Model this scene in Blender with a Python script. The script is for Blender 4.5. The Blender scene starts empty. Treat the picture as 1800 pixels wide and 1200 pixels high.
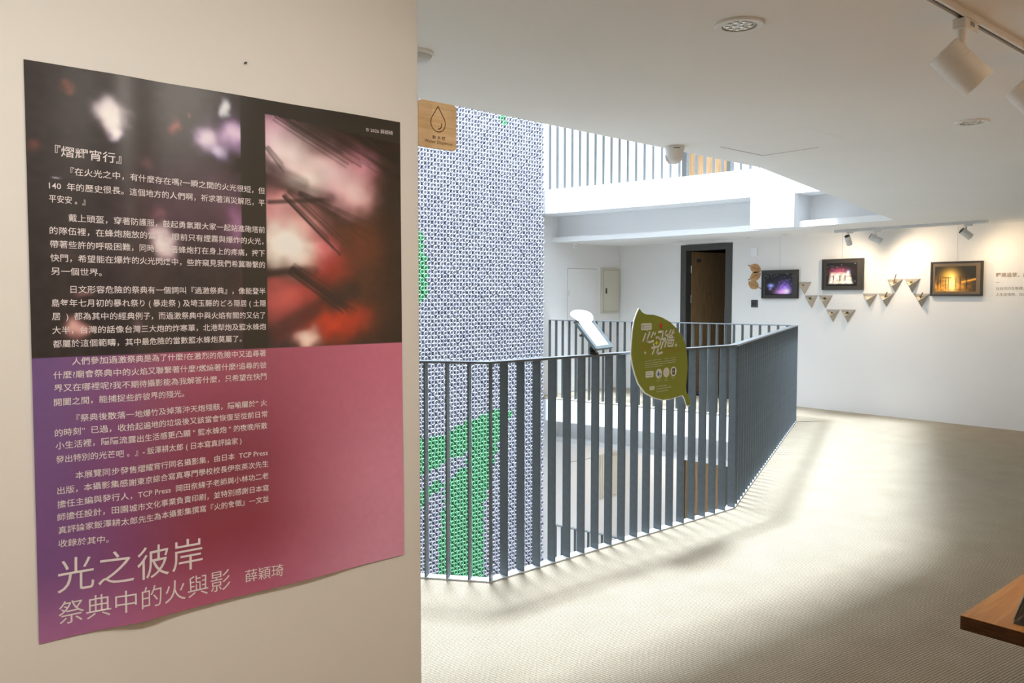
import bpy, bmesh, math, random
from mathutils import Vector, Matrix
from mathutils.geometry import tessellate_polygon
import numpy as np
random.seed(7)
S = bpy.context.scene
COL = S.collection
PI = math.pi

# ------------------------------------------------------------------ camera
EYE = 1.55
AZ = math.radians(48.9); PITCH = math.atan(78 / 1430)
cd = bpy.data.cameras.new('camera'); cam = bpy.data.objects.new('camera', cd); COL.objects.link(cam)
cd.sensor_width = 36; cd.lens = 36 * 1430 / 1800; cd.clip_start = .05; cd.clip_end = 100
cam.location = (0, 0, EYE); cam.rotation_euler = (PI / 2 - PITCH, 0, AZ - PI / 2)
S.camera = cam
# ------------------------------------------------------------------ light and exposure
S.view_settings.view_transform = 'Standard'; S.view_settings.look = 'None'
S.view_settings.exposure = 0.0; S.view_settings.gamma = 1; S.view_settings.use_curve_mapping = False
S.cycles.max_bounces = 10; S.cycles.diffuse_bounces = 6; S.cycles.glossy_bounces = 3
S.cycles.transmission_bounces = 6; S.cycles.sample_clamp_indirect = 6; S.cycles.use_denoising = True
S.cycles.caustics_reflective = False; S.cycles.caustics_refractive = False
W = bpy.data.worlds.new('sky'); S.world = W; W.use_nodes = True
W.node_tree.nodes['Background'].inputs[0].default_value = (.72, .84, 1, 1)
W.node_tree.nodes['Background'].inputs[1].default_value = 1.0

def area(name, loc, rot, sx, sy, power, color, spread=180):
    l = bpy.data.lights.new(name, 'AREA'); l.shape = 'RECTANGLE'; l.size = sx; l.size_y = sy
    l.energy = power; l.color = color; l.spread = math.radians(spread)
    o = bpy.data.objects.new(name, l); COL.objects.link(o); o.location = loc; o.rotation_euler = rot
    return o
def spot(name, loc, target, power, color, deg, blend=.5, size=.03):
    l = bpy.data.lights.new(name, 'SPOT'); l.energy = power; l.color = color
    l.spot_size = math.radians(deg); l.spot_blend = blend; l.shadow_soft_size = size
    o = bpy.data.objects.new(name, l); COL.objects.link(o); o.location = loc
    o.rotation_euler = (Vector(target) - Vector(loc)).to_track_quat('-Z', 'Y').to_euler()
    return o
WARM = (1, .70, .42)
area('skylight', (5.4, 7.25, 11.9), (0, 0, 0), 2.2, 1.4, 4400, (.74, .86, 1))
area('skylight', (5.4, 6.6, 11.9), (0, 0, 0), 6.6, 4.8, 2500, (.75, .865, 1))  # wide sky fill added around the narrow strip of light
# downlights and track spots of the gallery behind and beside the camera
area('gallery_lamp', (-1.0, -.9, 2.36), (0, 0, 0), .5, .5, 16, WARM)
spot('poster_lamp', (-.5, .55, 2.33), (.3, 1.9, 1.25), 72, (1, .93, .83), 100, 1, .08)
spot('poster_lamp', (1.0, .55, 2.33), (.85, 1.9, 1.35), 24, (1, .92, .80), 110, 1, .08)
spot('track_lamp', (2.84, .93, 2.21), (3.3, -2.6, 1.9), 520, WARM, 70, .8, .03)
spot('track_lamp', (3.9, .93, 2.21), (4.8, -2.6, 1.9), 430, WARM, 70, .8, .03)
spot('track_lamp', (2.1, .93, 2.21), (2.75, .25, .75), 14, WARM, 55, .8, .03)  # no fixture here: spot added to brighten the table
# track spots that light the pictures
spot('picture_lamp', (10.17, 5.03, 2.17), (10.6, 5.45, 1.6), 17, (1, .78, .54), 176, 1, .03)
spot('picture_lamp', (10.16, 4.60, 2.18), (10.6, 4.05, 1.5), 27, (1, .78, .54), 176, 1, .03)
spot('picture_lamp', (10.14, 3.55, 2.22), (10.6, 3.0, 1.5), 15, (1, .74, .46), 176, 1, .03)
# unseen fill lamps added to brighten the corridors below and above
for z in (-.80, 5.54):
    for y in (8.4, 6.6, 4.6): area('corridor_fill', (10.0, y, z), (0, 0, 0), .35, .35, 9 if z < 0 else 20, (1, .88, .76))

# ------------------------------------------------------------------ materials
def mat(name, col, rough=.6, metal=0, spec=.5, coat=0, emit=None, estr=0, trans=0, alpha=1):
    m = bpy.data.materials.new(name); m.use_nodes = True
    b = m.node_tree.nodes['Principled BSDF']
    b.inputs['Base Color'].default_value = (*col, 1); b.inputs['Roughness'].default_value = rough
    b.inputs['Metallic'].default_value = metal; b.inputs['Specular IOR Level'].default_value = spec
    b.inputs['Coat Weight'].default_value = coat; b.inputs['Transmission Weight'].default_value = trans
    if emit: b.inputs['Emission Color'].default_value = (*emit, 1); b.inputs['Emission Strength'].default_value = estr
    return m
def nodes(m): return m.node_tree.nodes, m.node_tree.links, m.node_tree.nodes['Principled BSDF']
def noisy(m, scale, amt, detail=4, bump=0, stretch=(1, 1, 1), bscale=None):
    n, l, b = nodes(m); base = b.inputs['Base Color'].default_value[:3]
    tc = n.new('ShaderNodeTexCoord'); mp = n.new('ShaderNodeMapping'); mp.inputs['Scale'].default_value = stretch
    l.new(tc.outputs['Object'], mp.inputs['Vector'])
    t = n.new('ShaderNodeTexNoise'); t.inputs['Scale'].default_value = scale; t.inputs['Detail'].default_value = detail
    l.new(mp.outputs[0], t.inputs['Vector'])
    r = n.new('ShaderNodeValToRGB'); l.new(t.outputs['Fac'], r.inputs[0])
    r.color_ramp.elements[0].position = .3; r.color_ramp.elements[1].position = .7
    r.color_ramp.elements[0].color = (*[max(0, c * (1 - amt)) for c in base], 1)
    r.color_ramp.elements[1].color = (*[min(1, c * (1 + amt)) for c in base], 1)
    l.new(r.outputs[0], b.inputs['Base Color'])
    if bump:
        t2 = n.new('ShaderNodeTexNoise'); t2.inputs['Scale'].default_value = bscale or scale * 3; t2.inputs['Detail'].default_value = 3
        l.new(mp.outputs[0], t2.inputs['Vector'])
        bp = n.new('ShaderNodeBump'); bp.inputs['Strength'].default_value = bump; bp.inputs['Distance'].default_value = .002
        l.new(t2.outputs['Fac'], bp.inputs['Height']); l.new(bp.outputs[0], b.inputs['Normal'])
    return m
M = {}
M['wall'] = noisy(mat('wall_paint', (.80, .79, .77), .75, spec=.3), 2.2, .012, 3, .12, bscale=40)
M['ceiling'] = noisy(mat('ceiling_paint', (.82, .81, .79), .8, spec=.2), 1.4, .015, 3, .05, bscale=30)
M['white'] = mat('white_paint', (.83, .84, .85), .6, spec=.3)
M['rail'] = noisy(mat('slate_rail_paint', (.110, .130, .138), .42, metal=.15, spec=.5), 30, .08, 2)
M['railtop'] = mat('slate_rail_top', (.14, .155, .165), .33, metal=.35, spec=.6)
M['doorframe'] = mat('dark_door_frame', (.055, .055, .05), .5)
M['dark'] = mat('black_plastic', (.012, .012, .013), .4)
M['interior'] = mat('dark_room_shade', (.06, .055, .045), .9)  # gloom of the room behind the door, put into its wall colour
M['frame'] = mat('picture_frame_black', (.03, .024, .018), .4)
M['matboard'] = noisy(mat('picture_mat_board', (.045, .035, .024), .6), 60, .1, 2)
M['plastic'] = mat('white_plastic', (.80, .79, .76), .4)
M['plasticg'] = mat('pale_grey_plastic', (.62, .63, .63), .45)
M['chrome'] = mat('polished_metal', (.6, .58, .54), .25, metal=1)
M['beige'] = mat('beige_enamel', (.60, .57, .47), .5)
M['beige2'] = mat('beige_enamel_line', (.40, .37, .29), .5)
M['seam'] = mat('panel_seam', (.42, .42, .42), .7)
M['hairline'] = mat('hatch_hairline', (.66, .64, .60), .8)
M['green'] = noisy(mat('olive_green_print', (.235, .255, .035), .5, spec=.3), 300, .05, 2)
M['foam'] = mat('white_foam_board', (.85, .87, .88), .6)
M['ink'] = mat('white_ink', (.75, .72, .66), .6, spec=.1)
M['cream'] = mat('cream_print', (.66, .64, .52), .6)
M['gold'] = mat('ochre_print', (.30, .22, .015), .6)
M['red'] = mat('red_print', (.55, .03, .005), .6)
M['yellow'] = mat('yellow_print', (.70, .60, .02), .6)
M['blue'] = mat('blue_print', (.05, .16, .36), .6)
M['greyink'] = mat('grey_print', (.33, .32, .34), .6)
M['darkink'] = mat('dark_print', (.06, .06, .07), .6)
M['posterink'] = mat('poster_white_ink', (.82, .77, .80), .5, spec=.3)
M['walltext'] = mat('wall_text_ink', (.30, .21, .13), .6)
M['burn'] = mat('engraved_brown', (.10, .045, .012), .7)
M['concrete'] = noisy(mat('planter_grey', (.46, .42, .37), .8), 40, .08, 3, .2)
M['foliage'] = noisy(mat('plant_green', (.12, .18, .03), .6), 60, .3)
M['foliage_y'] = noisy(mat('plant_yellow_green', (.42, .36, .04), .6), 60, .3)
M['foliage_b'] = noisy(mat('plant_brown', (.16, .09, .03), .6), 60, .3)
M['soil'] = mat('pale_gravel', (.62, .55, .42), .9)
M['stem'] = mat('dry_stem', (.13, .08, .03), .7)
M['screen'] = mat('tablet_screen', (.8, .8, .8), .2, emit=(1, 1, 1), estr=.9)
M['tabgrey'] = mat('tablet_case_grey', (.16, .20, .22), .4)
M['orange'] = mat('yellow_sticker', (.75, .42, .01), .6)
M['lens'] = mat('led_lens', (.55, .50, .42), .15, spec=.8)
M['hill'] = mat('screen_green', (.45, .7, .3), .3, emit=(.6, .9, .45), estr=.5)
M['acrylic'] = mat('clear_acrylic', (.95, .97, .97), .05, trans=.9)
M['paper'] = mat('white_paper', (.72, .72, .70), .6)
M['wire'] = mat('hanging_wire', (.45, .43, .40), .4, metal=.6)
M['bottle'] = mat('clear_pet', (.47, .47, .515), .38, spec=.4, coat=.1)
M['bottle_d'] = mat('clear_pet_tinted', (.40, .40, .46), .38, spec=.4, coat=.1)  # darker tint for a random few bottles
M["bottle_g"] = mat("green_pet", (.20, .50, .27), .22, spec=.4, coat=.1)
M['bottleback'] = noisy(mat('bottle_panel', (.42, .41, .46), .8), 8, .15)
M['shaft'] = mat('shaft_dim_grey', (.45, .45, .45), .8)  # darkened to cut the skylight's bounce off the unseen shaft walls
M['kerb'] = mat('white_kerb', (.55, .58, .60), .5)

def wood(name, c1, c2, scale, axis, rough=.5, dist=2.0, bump=.05):
    m = mat(name, c1, rough, spec=.3); n, l, b = nodes(m)
    tc = n.new('ShaderNodeTexCoord'); mp = n.new('ShaderNodeMapping'); l.new(tc.outputs['Object'], mp.inputs[0])
    mp.inputs['Scale'].default_value = axis
    t = n.new('ShaderNodeTexNoise'); t.inputs['Scale'].default_value = scale; t.inputs['Detail'].default_value = 6
    t.inputs['Distortion'].default_value = dist * .2; l.new(mp.outputs[0], t.inputs[0])
    r = n.new('ShaderNodeValToRGB'); r.color_ramp.elements[0].color = (*c2, 1); r.color_ramp.elements[1].color = (*c1, 1)
    r.color_ramp.elements[0].position = .35; r.color_ramp.elements[1].position = .62
    l.new(t.outputs['Fac'], r.inputs[0]); l.new(r.outputs[0], b.inputs['Base Color'])
    bp = n.new('ShaderNodeBump'); bp.inputs['Strength'].default_value = bump; bp.inputs['Distance'].default_value = .002
    l.new(t.outputs['Fac'], bp.inputs['Height']); l.new(bp.outputs[0], b.inputs['Normal'])
    return m
M['tablewood'] = wood('orange_table_wood', (.60, .30, .10), (.50, .23, .07), 5, (1, 14, 14), .42)
M['tableedge'] = wood('dark_table_edge', (.10, .04, .010), (.05, .02, .006), 5, (1, 6, 30), .6)
M['doorwood'] = wood('brown_door_veneer', (.30, .19, .095), (.20, .12, .055), 6, (20, 20, .7), .5)
M['dooredge'] = mat('pale_door_edge', (.42, .27, .13), .5)
M['signwood'] = wood('light_pine_board', (.90, .68, .42), (.78, .54, .28), 5, (1.2, 1, 16), .5, 3)
M['leafwood'] = wood('tan_leaf_wood', (.52, .30, .13), (.42, .22, .085), 9, (1, 3, 3), .6)

# carpet: ribbed weave
m = mat('ribbed_carpet', (.42, .385, .32), .95, spec=.05); n, l, b = nodes(m); M['carpet'] = m
tc = n.new('ShaderNodeTexCoord'); mp = n.new('ShaderNodeMapping'); l.new(tc.outputs['Object'], mp.inputs[0])
mp.inputs['Rotation'].default_value = (0, 0, math.radians(7))
wv = n.new('ShaderNodeTexWave'); wv.wave_type = 'BANDS'; wv.bands_direction = 'Y'; wv.inputs['Scale'].default_value = 24
wv.inputs['Distortion'].default_value = .6; wv.inputs['Detail'].default_value = 2; wv.inputs['Detail Scale'].default_value = 12
l.new(mp.outputs[0], wv.inputs[0])
nz = n.new('ShaderNodeTexNoise'); nz.inputs['Scale'].default_value = 170; nz.inputs['Detail'].default_value = 4; l.new(tc.outputs['Object'], nz.inputs[0])
nb = n.new('ShaderNodeTexNoise'); nb.inputs['Scale'].default_value = 3.5; nb.inputs['Detail'].default_value = 5; l.new(tc.outputs['Object'], nb.inputs[0])
def mixc(a, bb, f, mode='MULTIPLY', fac=None):
    x = n.new('ShaderNodeMix'); x.data_type = 'RGBA'; x.blend_type = mode
    x.inputs[0].default_value = f
    if fac is not None: l.new(fac, x.inputs[0])
    for i, v in ((6, a), (7, bb)):
        if isinstance(v, tuple): x.inputs[i].default_value = v
        else: l.new(v, x.inputs[i])
    return x.outputs[2]
def ramp(src, p0, c0, p1, c1):
    r = n.new('ShaderNodeValToRGB'); r.color_ramp.elements[0].position = p0; r.color_ramp.elements[1].position = p1
    r.color_ramp.elements[0].color = c0; r.color_ramp.elements[1].color = c1; l.new(src, r.inputs[0]); return r.outputs[0]
rib = ramp(wv.outputs['Fac'], .1, (.62, .60, .56, 1), .7, (1, 1, 1, 1))
fib = ramp(nz.outputs['Fac'], .32, (.62, .6, .56, 1), .66, (1.15, 1.15, 1.15, 1))
blot = ramp(nb.outputs['Fac'], .3, (.93, .93, .92, 1), .7, (1.04, 1.04, 1.04, 1))
c1 = mixc((.48, .42, .33, 1), rib, 1); c2 = mixc(c1, fib, 1); c3 = mixc(c2, blot, 1)
l.new(c3, b.inputs['Base Color'])
bp = n.new('ShaderNodeBump'); bp.inputs['Strength'].default_value = .5; bp.inputs['Distance'].default_value = .003
ad = n.new('ShaderNodeMath'); l.new(wv.outputs['Fac'], ad.inputs[0]); l.new(nz.outputs['Fac'], ad.inputs[1])
l.new(ad.outputs[0], bp.inputs['Height']); l.new(bp.outputs[0], b.inputs['Normal'])

def vcol_mat(name, rough, spec=.4, coat=0):
    m = mat(name, (.5, .5, .5), rough, spec=spec, coat=coat); n, l, b = nodes(m)
    a = n.new('ShaderNodeAttribute'); a.attribute_name = 'print'; l.new(a.outputs['Color'], b.inputs['Base Color'])
    return m
M['poster'] = vcol_mat('poster_print', .36, .5)
M['photo'] = vcol_mat('photo_print', .5, .3)

# ------------------------------------------------------------------ mesh helpers
class MB:
    def __init__(s): s.v = []; s.f = []; s.mi = []; s.cur = 0
    def add(s, vs, fs):
        k = len(s.v); s.v += [tuple(v) for v in vs]; s.f += [tuple(i + k for i in f) for f in fs]; s.mi += [s.cur] * len(fs)
    def box(s, x0, y0, z0, x1, y1, z1):
        s.add([(x0, y0, z0), (x1, y0, z0), (x1, y1, z0), (x0, y1, z0), (x0, y0, z1), (x1, y0, z1), (x1, y1, z1), (x0, y1, z1)],
              [(0, 3, 2, 1), (4, 5, 6, 7), (0, 1, 5, 4), (1, 2, 6, 5), (2, 3, 7, 6), (3, 0, 4, 7)])
        return s
    def prism(s, poly, a, b, ax='z', holes=()):
        """extrude a polygon; ax z: poly (x,y); ax y: poly (x,z); ax x: poly (y,z)"""
        rings = [list(poly)] + [list(h) for h in holes]
        flat = [p for r in rings for p in r]
        def P(p, h): return (p[0], p[1], h) if ax == 'z' else ((p[0], h, p[1]) if ax == 'y' else (h, p[0], p[1]))
        tr = tessellate_polygon([[Vector((p[0], p[1], 0)) for p in r] for r in rings])
        n_ = len(flat)
        vs = [P(p, a) for p in flat] + [P(p, b) for p in flat]; fs = []
        for t in tr: fs.append((t[0], t[1], t[2])); fs.append((t[2] + n_, t[1] + n_, t[0] + n_))
        o = 0
        for r in rings:
            k = len(r)
            for i in range(k):
                j = (i + 1) % k; fs.append((o + i, o + j, o + j + n_, o + i + n_))
            o += k
        s.add(vs, fs); return s
    def cyl(s, p0, p1, r0, r1=None, n=16, cap=True):
        r1 = r0 if r1 is None else r1
        p0 = Vector(p0); p1 = Vector(p1); d = (p1 - p0).normalized()
        a = d.orthogonal().normalized(); b_ = d.cross(a); vs = []
        for p, r in ((p0, r0), (p1, r1)):
            for i in range(n):
                t = 2 * PI * i / n; vs.append(p + a * math.cos(t) * r + b_ * math.sin(t) * r)
        fs = [(i, (i + 1) % n, n + (i + 1) % n, n + i) for i in range(n)]
        if cap: fs += [tuple(range(n))[::-1], tuple(range(n, 2 * n))]
        s.add(vs, fs); return s
    def lathe(s, c, d, prof, n=20):
        """prof: list of (radius, distance along d)"""
        c = Vector(c); d = Vector(d).normalized(); a = d.orthogonal().normalized(); b_ = d.cross(a); vs = []; fs = []
        for r, h in prof:
            for i in range(n):
                t = 2 * PI * i / n; vs.append(c + d * h + (a * math.cos(t) + b_ * math.sin(t)) * max(r, 1e-5))
        for k in range(len(prof) - 1):
            for i in range(n):
                j = (i + 1) % n; fs.append((k * n + i, k * n + j, (k + 1) * n + j, (k + 1) * n + i))
        s.add(vs, fs); return s
    def tube(s, pts, r, n=8):
        for a, b_ in zip(pts[:-1], pts[1:]): s.cyl(a, b_, r, n=n)
        return s

def build(name, mb, m, parent=None, smooth=False, bevel=0, origin=None, label=None):
    org = Vector(origin) if origin is not None else (Vector((0, 0, 0)))
    if parent is not None and origin is None: org = wl(parent)
    me = bpy.data.meshes.new(name)
    me.from_pydata([tuple(Vector(v) - org) for v in mb.v], [], mb.f)
    ms = m if isinstance(m, list) else [m]
    for x in ms: me.materials.append(x)
    if len(ms) > 1: me.polygons.foreach_set('material_index', mb.mi)
    bm = bmesh.new(); bm.from_mesh(me); bmesh.ops.recalc_face_normals(bm, faces=bm.faces); bm.to_mesh(me); bm.free()
    if smooth:
        me.polygons.foreach_set('use_smooth', [True] * len(me.polygons))
        me.set_sharp_from_angle(angle=math.radians(40))
    o = bpy.data.objects.new(name, me); COL.objects.link(o)
    if parent is not None:
        o.parent = parent; o.location = org - wl(parent)
    else: o.location = org
    if bevel:
        md = o.modifiers.new('bevel', 'BEVEL'); md.width = bevel; md.segments = 2; md.limit_method = 'ANGLE'
    if label: o['label'] = label
    return o
def wl(o):
    v = Vector(o.location)
    while o.parent is not None: o = o.parent; v += Vector(o.location)
    return v
def tag(o, label, cat, group=None):
    o['label'] = label; o['category'] = cat
    if group: o['group'] = group
    return o
def thing(name, loc, label, cat, group=None):
    o = bpy.data.objects.new(name, None); COL.objects.link(o); o.location = loc; o.empty_display_size = .1
    return tag(o, label, cat, group)
def struct(name, mb, m, **k):
    o = build(name, mb, m, **k)
    if o.parent is None: o['kind'] = 'structure'
    return o

_tc = {}
def text_mesh(body, shear=0, res=2, bold=0):
    key = (body, shear, res, bold)
    if key not in _tc:
        c = bpy.data.curves.new('t', 'FONT'); c.body = body; c.size = 1; c.resolution_u = res; c.shear = shear; c.offset = bold
        o = bpy.data.objects.new('t', c); COL.objects.link(o)
        me = bpy.data.meshes.new_from_object(o.evaluated_get(bpy.context.evaluated_depsgraph_get()))
        bpy.data.objects.remove(o)
        co = np.array([v.co[:2] for v in me.vertices]); fs = [tuple(p.vertices) for p in me.polygons]
        bpy.data.meshes.remove(me); _tc[key] = (co, fs)
    return _tc[key]
def put_text(mb, body, A, B, em, fn, shear=0, res=2, bold=0, cjk=True):
    """text from A to B (mid-height end points in the surface's own 2-D frame), em height, fn maps 2-D to 3-D"""
    co, fs = text_mesh(body, shear, res, bold)
    mn = co.min(0); mx = co.max(0); A = np.array(A); B = np.array(B); d = B - A; L = np.hypot(*d); d = d / L; nrm = np.array((-d[1], d[0]))
    my = .36 if cjk else .34
    X = (co[:, 0] - mn[0]) / (mx[0] - mn[0]) * L; Y = (co[:, 1] - my) * em
    P2 = A + np.outer(X, d) + np.outer(Y, nrm)
    mb.add([fn(p[0], p[1]) for p in P2], fs)
# ------------------------------------------------------------------ plan of the building
CZ = 2.415; ST = 3.17; SLB = .35; XR = 10.6; YB = 9.35; X0 = -3.0; Y0 = -2.6; H_HI = 12.0; ZLO = -6.34
E_ = [(9.215, 5.30), (9.02, 6.93), (8.56, YB)]                       # edge of the opposite corridor
SH = [(1.5, YB), (1.5, 4.98), (2.79, 3.42), (5.09, 3.44)] + E_
SHU = [(1.5, YB), (1.5, 4.98), (2.79, 3.38), (5.1, 3.26), (9.255, 4.96)] + E_[1:]
CH = [(1.2, YB), (1.2, 2.98), (2.3, 2.985), (4.86, 3.05), (9.30, 4.12), (9.34, 5.25), (9.44, 6.2), (9.27, 7.8), (9.0, YB)]
OUT = [(X0 - .2, Y0 - .2), (XR + .2, Y0 - .2), (XR + .2, YB + .2), (X0 - .2, YB + .2)]
T_ = [(9.44, 6.2), (9.27, 7.8), (9.0, YB)]
eps = .002
def inset_y(poly): return [(x, y - eps if y == YB else y) for x, y in poly]
# floors: carpeted slab of each storey
sl = MB(); sl.prism(OUT, -.02, 0, holes=[SH]); struct('floor', sl, M['carpet'])
sl = MB(); sl.prism(OUT, -SLB, -.02, holes=[SH]); sl_o = struct('trim_1', sl, M['white'])
sl = MB(); sl.prism(OUT, ST - SLB, ST, holes=[SHU]); struct('trim_2', sl, M['white'])
sl = MB(); sl.prism(OUT, -ST - SLB, -ST, holes=[SH]); struct('trim_3', sl, M['white'])
struct('floor', MB().box(X0, Y0, ZLO - .1, XR, YB, ZLO), M['wall'])  # unseen bottom slab, added to bounce light back up the atrium
sl = MB(); sl.prism(OUT, 2 * ST - SLB, H_HI, holes=[SHU]); struct('unseen_shaft', sl, M['shaft'])  # unseen tall shaft, added to narrow the light from above
# ceilings
for k in (-1, 0, 1):
    c = MB(); c.prism([(X0, Y0), (XR, Y0), (XR, YB), (X0, YB)], CZ + k * ST, CZ + .075 + k * ST, holes=[[(x, min(y, YB - .001)) for x, y in CH]])
    struct('ceiling', c, M['ceiling'])
    # cove: back wall above the ceiling edge, and the pier that drops through it
    z = k * ST
    bk = MB(); pts = [(9.13, YB), (9.60, 6.16), (9.61, 5.2), (9.62, 3.2)]
    for a, b_ in zip(pts[:-1], pts[1:]):
        bk.prism([a, b_, (b_[0] + .08, b_[1]), (a[0] + .08, a[1])], z + CZ + .075, z + ST - SLB)
    struct('trim_5', bk, M['wall'])
    def ex(y): return 9.215 - (y - 5.30) * .1196
    pr = MB(); pr.prism([(ex(5.30), 5.30), (ex(5.87), 5.87), (9.66, 5.87), (9.66, 5.30)], z + CZ - .003, z + ST - SLB)
    struct('trim_6', pr, M['white'])
# walls
DY0, DY1, DH = 7.10, 8.04, 2.37                                        # door opening in the right wall
wr = MB(); holes = [[(DY0, k * ST + .0), (DY1, k * ST + .0), (DY1, k * ST + DH), (DY0, k * ST + DH)] for k in (-1, 0, 1)]
wr.prism([(Y0 - .2, ZLO), (YB + .2, ZLO), (YB + .2, H_HI), (Y0 - .2, H_HI)], XR, XR + .14, 'x', holes)
struct('wall_right', wr, M['wall'])
struct('wall_back', MB().box(X0 - .2, YB, ZLO, XR, YB + .15, H_HI), M['wall'])
struct('wall_front', MB().box(X0 - .2, Y0 - .15, ZLO, XR, Y0, H_HI), M['wall'])
struct('wall_left', MB().box(X0 - .15, Y0, ZLO, X0, YB, H_HI), M['wall'])
PW = 1.312
struct('wall_poster', MB().box(X0, 1.90, 0, PW, 2.04, CZ), M['wall'], bevel=.004)
struct('wall_beyond', MB().box(X0, 2.04, 0, X0 + .1, YB, CZ), M['wall'])

# ------------------------------------------------------------------ doors in the right wall
dc = [XR, 0]
for k in (-1, 0, 1):
    z = k * ST; F = MB()
    F.box(XR - .012, DY0 - .005, z, XR + .15, DY0 + .11, z + DH); F.box(XR - .012, DY1 - .10, z, XR + .15, DY1 + .005, z + DH)
    F.box(XR - .012, DY0 + .11, z + DH - .09, XR + .15, DY1 - .10, z + DH + .004)
    name = 'door_%d' % (k + 2)
    d = bpy.data.objects.new(name, None); COL.objects.link(d); d.location = (XR, (DY0 + DY1) / 2, z); d['kind'] = 'structure'
    d['label'] = ['closed brown wooden door on the floor below, seen through the railing', 'brown wooden door standing open in a dark frame beside the pictures', 'pinkish wooden door in a dark frame on the floor above'][k + 1]
    build('door_frame', F, M['doorframe'], d)
    y1 = DY1 - .10; w = DY1 - DY0 - .21; h = DH - .10
    th = math.radians(78) if k == 0 else 0
    hinge = Vector((XR + .13 if k == 0 else XR + .03, y1, z))
    R_ = Matrix.Rotation(th, 3, 'Z')                                   # leaf runs towards -y, opens away into the room
    def L(p): return hinge + R_ @ Vector(p)
    def lbox(x0, y0, z0, x1, y1_, z1):
        mb = MB(); mb.box(x0, y0, z0, x1, y1_, z1); mb.v = [tuple(L(v)) for v in mb.v]; return mb
    build('door_leaf', lbox(0, -w, .01, .045, -.004, h), M['doorwood'], d)
    build('leaf_edge', lbox(-.001, -.016, .01, .046, -.0035, h), M['dooredge'], d)
    for hz in (h - .28, h - .75, .3):
        hb = MB(); hb.cyl(L((-.008, .008, hz - .06)), L((-.008, .008, hz + .06)), .009, n=10); hb.v = hb.v
        build('hinge', hb, M['chrome'], d)
    ph = MB(); ph.cyl(L((-.012, -w * .52, 1.60)), L((0, -w * .52, 1.60)), .013, n=12); build('peephole', ph, M['darkink'], d)
    if k == 0:
        pl = lbox(-.006, -.19, h - .16, 0, -.11, h - .11); build('door_plate', pl, M['darkink'], d)
    hd = lbox(-.05, -w + .035, .95, -.02, -w + .06, 1.35); hd.v = hd.v
    hm = MB(); hm.cyl(L((-.035, -w + .048, 1.0)), L((0, -w + .048, 1.0)), .007, n=8); hm.cyl(L((-.035, -w + .048, 1.3)), L((0, -w + .048, 1.3)), .007, n=8)
    hh = build('door_handle', hd, M['chrome'], d, bevel=.004); build('handle_mount', hm, M['chrome'], hh)
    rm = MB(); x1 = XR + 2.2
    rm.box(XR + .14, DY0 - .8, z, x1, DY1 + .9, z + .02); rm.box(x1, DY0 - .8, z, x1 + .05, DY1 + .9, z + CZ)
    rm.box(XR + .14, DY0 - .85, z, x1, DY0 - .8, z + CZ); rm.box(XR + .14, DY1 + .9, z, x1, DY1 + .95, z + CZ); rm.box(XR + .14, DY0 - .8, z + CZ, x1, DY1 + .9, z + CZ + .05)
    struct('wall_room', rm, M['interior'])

# ------------------------------------------------------------------ railings
RH = 1.205
def rail_run(t, pts, z, pitch, side, phase=0., ends=(True, True), n0=None, base=True, posts=(), corner_prev=True):
    """balusters are flat plates across the rail; pts is the floor line of their room-side edge, side=+1 puts depth to the left of travel"""
    D = .06; TH = .008
    if 'bal' not in M:
        b_ = MB(); b_.box(-TH / 2, 0, 0, TH / 2, D, RH - .014)
        me = bpy.data.meshes.new('baluster'); me.from_pydata(b_.v, [], b_.f); me.materials.append(M['rail']); M['bal'] = me
    def off(i):
        n_ = []
        for a, b_ in ((i - 1, i), (i, i + 1)):
            if 0 <= a and b_ < len(pts):
                d = (Vector(pts[b_]) - Vector(pts[a])).normalized(); n_.append(Vector((-d.y, d.x)) * side)
        v = sum(n_, Vector((0, 0))) / len(n_); return v / v.length_squared * D
    outer = [Vector(p) + off(i) for i, p in enumerate(pts)]
    ring = [tuple(p) for p in pts] + [tuple(p) for p in reversed(outer)]
    hr = MB(); hr.prism(ring, z + RH - .014, z + RH); build('handrail', hr, M['railtop'], t, bevel=.002)
    if base:
        bs = MB(); bs.prism(ring, z, z + .010); build('base_plate', bs, M['kerb'], t)
    base_o = wl(t)
    for i in range(len(pts) - 1):
        a = Vector(pts[i]); b_ = Vector(pts[i + 1]); d = b_ - a; L = d.length; d.normalize(); ang = math.atan2(d.y, d.x)
        n = max(1, round(L / pitch))
        for j in range(n + (1 if i == len(pts) - 2 else 0)):
            p = a + d * (L * j / n); dv = d
            if i and j == 0 and corner_prev: dv = (a - Vector(pts[i - 1])).normalized()
            ang = math.atan2(dv.y, dv.x)
            if i and j == 0 and i == 1 and len(pts) == 4: p = p - dv * .004
            o = bpy.data.objects.new('baluster', M['bal']); COL.objects.link(o); o.parent = t
            o.location = Vector((p.x, p.y, z + .010)) - base_o; o.rotation_euler = (0, 0, ang if side > 0 else ang + PI)
def rail(name_loc, label, pts, z, pitch, side, base=True):
    t = thing('railing', (*name_loc, z), label, 'railing', None)
    rail_run(t, pts, z, pitch, side, base=base); return t
r1 = rail((2.763, 3.345), 'dark slate railing around the near side of the atrium, on the pale carpet in front', [(1.62, 4.78), (2.763, 3.345), (5.10, 3.365), (9.24, 5.235)], 0, .1245, 1)
rail((9.2, 5.3), 'slate railing along the far side of the atrium in front of the open door', [(9.30, 5.27), (9.12, 6.95), (8.68, 9.04)], 0, .118, 1)
rail((9.2, 5.3), 'slate railing on the floor above, seen over the bright white slab edge', [(9.34, 5.02), (9.12, 6.95), (8.68, 9.04)], ST, .130, 1)
rail((9.2, 5.3), 'slate railing on the floor below, seen through the near balusters', [(9.30, 5.32), (9.12, 6.95), (8.68, 9.04)], -ST, .122, 1)

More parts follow.
